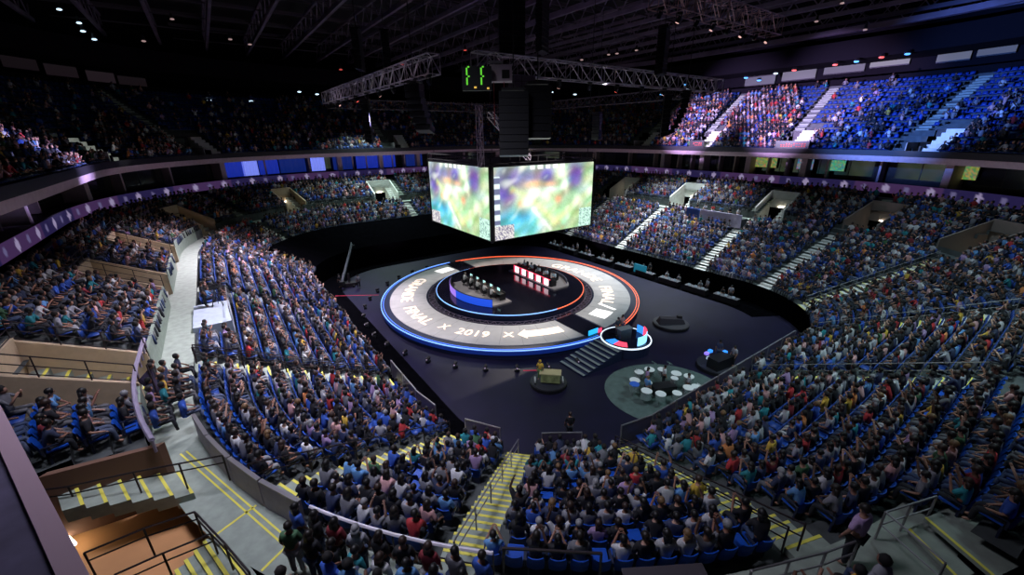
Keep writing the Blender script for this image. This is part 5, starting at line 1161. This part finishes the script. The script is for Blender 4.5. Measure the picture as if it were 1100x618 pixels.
# dark flag at the end of the left parapet
c = P(160, 402, 9.6); o = thing('flag', 'black cloth flag hanging over the left parapet end', 'flag', c); m = MB(); A_ = []; B_ = []
for i in range(9): f = i/8; A_.append(P(156+6*f, 394, 10.2)+Vector((.02*math.sin(i), .05*math.sin(i*1.3), 0))); 
pa, pb, pc, pd_ = P(157, 388, 10.3), P(146, 402, 9.8), P(173, 431, 8.6), P(166, 400, 9.6)
for off in (0, .03):
    o_ = Vector((off, off, 0)); V_ = []
    for i in range(7):
        for j in range(7): f, g_ = i/6, j/6; V_.append((pa.lerp(pb, f)).lerp(pd_.lerp(pc, f), g_)+o_+Vector((0, .06*math.sin(i*1.1+j*.8), 0)))
    m.add(V_, [(i*7+j, i*7+j+1, (i+1)*7+j+1, (i+1)*7+j) for i in range(6) for j in range(6)])
m.build('cloth', mat('black_violet_cloth', (.03, .02, .05), .9), o); m = MB(); m.tube(pa+Vector((0, 0, .2)), pc-Vector((0, 0, .1)), .03); m.build('pole', M_rail, o)
# rail and standing people on the walkway at the bottom of the view
ua, ub = U_of(7, -122), U_of(7, -137)
railing([WU(ua+(ub-ua)*i/6, 11.15, ZW) for i in range(7)], 'bright-topped railing along the walkway at the bottom, left of the long stairs', 1.6, 1.05, topm=mat('bright_rail_top', (.75, .70, .78), .4), r=.03, top_r=.055)
ZS = 0
g_ = np.random.default_rng(21)
for i in range(17):
    f = (i+.5)/17; u = ua+(ub-ua)*f; d_ = 11.75+(.55 if i % 2 else 0); sh = int(g_.choice(len(SCOL), p=SW)); c4, *_ = rand_cols(1, g_)
    person(WU(u, d_, ZW), in_yaw(u)+g_.normal(0, .3), 'stand' if i % 3 else 'up' if False else 'stand', bool(g_.random() < .4), [SCOL[sh], c4[0, 1], c4[0, 2], c4[0, 3]], f'standing person in {SNAME[sh]} top behind the bottom railing, {ORD[i].replace("front", "first")} from the left', 'people standing behind the bottom railing', .98)
p = WU(U_of(7, -148.2), 11.9, ZW); yw = in_yaw(U_of(7, -148.2)); o = thing('camera_position', 'black-draped camera desk at the bottom of the middle block', 'desk', p)
m = MB(); m.box(p+Vector((0, 0, .62)), (2.1, .9, 1.1), yw); m.build('drape', M_blk, o); m = MB(); m.box(p+Vector((0, 0, 1.2)), (2.2, 1.0, .06), yw); m.build('top_board', mat('dark_grey_board', (.05, .04, .05), .7), o)
ua, ub = U_of(7, -137.6), U_of(7, -144.5); a_, c_ = WU(ua, 10.9, ZW), WU(ub, 10.9, ZW); o = thing('glass_screen', 'framed glass safety screen beside the foot of the long stairs', 'screen', a_)
m = MB(); m.bar(a_+Vector((0, 0, .55)), c_+Vector((0, 0, .55)), .02, .95); cg = mat('clear_glass', (.8, .85, .9), .05); cg.node_tree.nodes['Principled BSDF'].inputs['Transmission Weight'].default_value = 1.; cg.node_tree.nodes['Principled BSDF'].inputs['IOR'].default_value = 1.05; m.build('pane', cg, o); m = MB(); m.bar(a_+Vector((0, 0, 1.08)), c_+Vector((0, 0, 1.08)), .06); m.bar(a_, a_+Vector((0, 0, 1.1)), .06); m.bar(c_, c_+Vector((0, 0, 1.1)), .06); m.build('frame', M_rail, o)
p = P(905, 606, ZW+.3); p.z = ZW; person(p, in_yaw(U_at(p)), 'stand', False, [(.50, .34, .58), SKINS[0], HAIRS[1], TROUS[0]], 'big person in lilac top standing at the foot of the diagonal stairs', None, 1.15)
railing([P(800, 622, 9.0)-Vector((0, 0, 1)), P(880, 604, 9.0)-Vector((0, 0, 1)), P(915, 592, 9.0)-Vector((0, 0, 1))], 'grey rail across the foot of the diagonal stairs', 1.2, 1.0, m=M_steel, r=.035)
railing([P(945, 562, 9.1)-Vector((0, 0, 1)), P(1000, 546, 9.1)-Vector((0, 0, 1))], 'dark rail above the pale landing at the bottom right', 1.2, 1.0, m=M_steel, r=.035)
railing([P(945, 562, 9.1)-Vector((0, 0, 1)), P(1008, 618, 9.1)-Vector((0, 0, 1))], 'slanting grey rail over the pale landing at the bottom right', 1.2, 1.0, m=M_steel, r=.03)
# near parapet of the upper deck at the lower left
a_, c_ = P(51, 530, 16.6), P(97, 622, 16.6); dr = (c_-a_).normalized(); nn_ = Vector((-dr.y, dr.x, 0)); nn_ = nn_ if nn_.x < 0 else -nn_
a_ = a_-dr*6; c_ = c_+dr*1.5
m = MB(); m.hexa([a_+Vector((0, 0, -.9)), c_+Vector((0, 0, -.9)), c_+nn_*2.2+Vector((0, 0, -.9)), a_+nn_*2.2+Vector((0, 0, -.9)), a_-Vector((0, 0, .12)), c_-Vector((0, 0, .12)), c_+nn_*2.2-Vector((0, 0, .12)), a_+nn_*2.2-Vector((0, 0, .12))]); struct('wall_near_parapet', m, mat('dusky_violet_paint', (.12, .10, .18), .7, noise=.3))
m = MB(); m.bar(a_+nn_*.08-Vector((0, 0, .04)), c_+nn_*.08-Vector((0, 0, .04)), .16, .08); struct('trim_parapet_cap', m, mat('pink_white_cap', (.62, .42, .50), .5))

# ---------------------------------------------------------------- light
def area(loc, target, size, power, col, name='house_light', spread=None, shape='DISK'):
    l = bpy.data.lights.new(name, 'AREA'); l.energy = power; l.color = col; l.size = size; l.shape = shape
    if spread: l.spread = spread
    o = bpy.data.objects.new(name, l); C.objects.link(o); o.location = loc
    o.rotation_euler = (Vector(target)-Vector(loc)).to_track_quat('-Z', 'Y').to_euler(); return o
def spot(loc, target, power, col, deg, blend=.5, name='show_light', r=.25):
    l = bpy.data.lights.new(name, 'SPOT'); l.energy = power; l.color = col; l.spot_size = math.radians(deg); l.spot_blend = blend; l.shadow_soft_size = r
    o = bpy.data.objects.new(name, l); C.objects.link(o); o.location = loc
    o.rotation_euler = (Vector(target)-Vector(loc)).to_track_quat('-Z', 'Y').to_euler(); return o
# house light over the stands
area(W(15, 0, 33), W(19, 7, 4), 6, 2000, (.80, .80, 1.), spread=1.7)
area(W(2, 30, 33), W(6, 34, 8), 8, 1600, (.62, .86, .92), spread=1.6)
area(W(34, 9, 34), W(31, 2, 5), 5, 2700, (.90, .84, 1.), spread=1.1)
area(W(54, 9, 34), W(52, 3.5, 5), 5, 5200, (.92, .82, 1.), spread=1.05)
area(W(14, 52, 34), W(13, 49, 7), 8, 1300, (.62, .84, 1.), spread=1.7)
area(W(42, 62, 34), W(40, 57, 6), 6, 6000, (.80, .92, 1.), spread=1.2)
area(W(82, 28, 31), W(77, 24, 8), 6, 3200, (.72, .95, .92), spread=1.3)
area(W(41, 29, 12), W(41, 29, 39), 10, 700, (.75, .55, 1.), name='roof_fill')  # added fill hidden inside the cube, brightens the roof
# added fill spots round the stage, brightening the ring soffit and crowd
for a_ in (20, 75, 130, 250, 300, 345): spot(SP(19.5, a_, .6), SP(36, a_, 15.5), 2600, (.85, .62, .90), 80, 1., name='floor_fill', r=.3)
# stage key light from the truss square
spot(W(27, 29, 24), W(41.5, 28.75, 1), 11000, (1., .96, .93), 66, .3)
spot(W(55, 18, 22.5), W(41.5, 26, 1), 9000, (.97, .97, 1.), 62, .3)
spot(W(55, 41, 22.5), W(41.5, 32, 1), 11000, (1., .88, .80), 62, .3)
spot(P(700, 405, 24)+Vector((0, 3, 0)), ctr+Vector((.5, .3, 0)), 3200, (.75, 1., .92), 25, 1.)
spot(W(27, 22, 24), P(587, 412, 1), 350, (1., .95, .7), 9, .5)
# effect beams on the upper deck
spot(W(47, 41, 21.5), W(45, 76, 23.2), 190000, (.66, .50, 1.), 30, .8)
spot(W(33, 41, 21.5), W(30, 77, 23.8), 200000, (.62, .48, 1.), 30, .8)
spot(W(31, 40, 21.5), W(16, 74, 24), 120000, (.12, .28, 1.), 36, .8)
spot(W(46, 18, 22), W(55, -11, 18.8), 100000, (.55, .50, 1.), 24, .8)
spot(W(56, 20, 24), WU(U_of(5, -73), 20, 18.6), 9000, (.9, 1., .92), 9, .6)  # added spot, brightens the white entry on the left
for a_, v_ in ((2, 28.5), (2, 42.7), (1, 110)): spot(W(38, 38, 22), WU(U_of(a_, v_), 20, 18.6), 16000, (.95, 1., .95), 6, .6)  # added narrow spots, brighten the white entries on the right

# ---------------------------------------------------------------- bring everything to metres: the whole place at one scale
KM = .84
for o in [o for o in C.objects if o.parent is None]:
    o.location = o.location*KM; o.scale = o.scale*KM
    if o.type == 'LIGHT':
        o.scale = (1, 1, 1); l = o.data; l.energy *= KM*KM
        if l.type == 'AREA': l.size *= KM
        else: l.shadow_soft_size *= KM
# ---------------------------------------------------------------- camera and picture settings
cd = bpy.data.cameras.new('camera'); cd.sensor_fit = 'HORIZONTAL'; cd.sensor_width = 36; cd.lens = 36*FPX/1100
cd.clip_start = .1; cd.clip_end = 400
cam = bpy.data.objects.new('camera', cd); C.objects.link(cam); cam.location = (0, 0, CAMZ*KM)
R = Matrix.Rotation(PI/2-PITCH, 4, 'X') @ Matrix.Rotation(-ROLL, 4, 'Z'); cam.rotation_euler = R.to_euler(); sc.camera = cam
w = bpy.data.worlds.new('world'); sc.world = w; w.use_nodes = True
w.node_tree.nodes['Background'].inputs['Color'].default_value = (.30, .24, .42, 1); w.node_tree.nodes['Background'].inputs['Strength'].default_value = .0
sc.view_settings.view_transform = 'Standard'; sc.view_settings.look = 'None'; sc.view_settings.gamma = 1; sc.view_settings.use_curve_mapping = False
sc.view_settings.exposure = .0
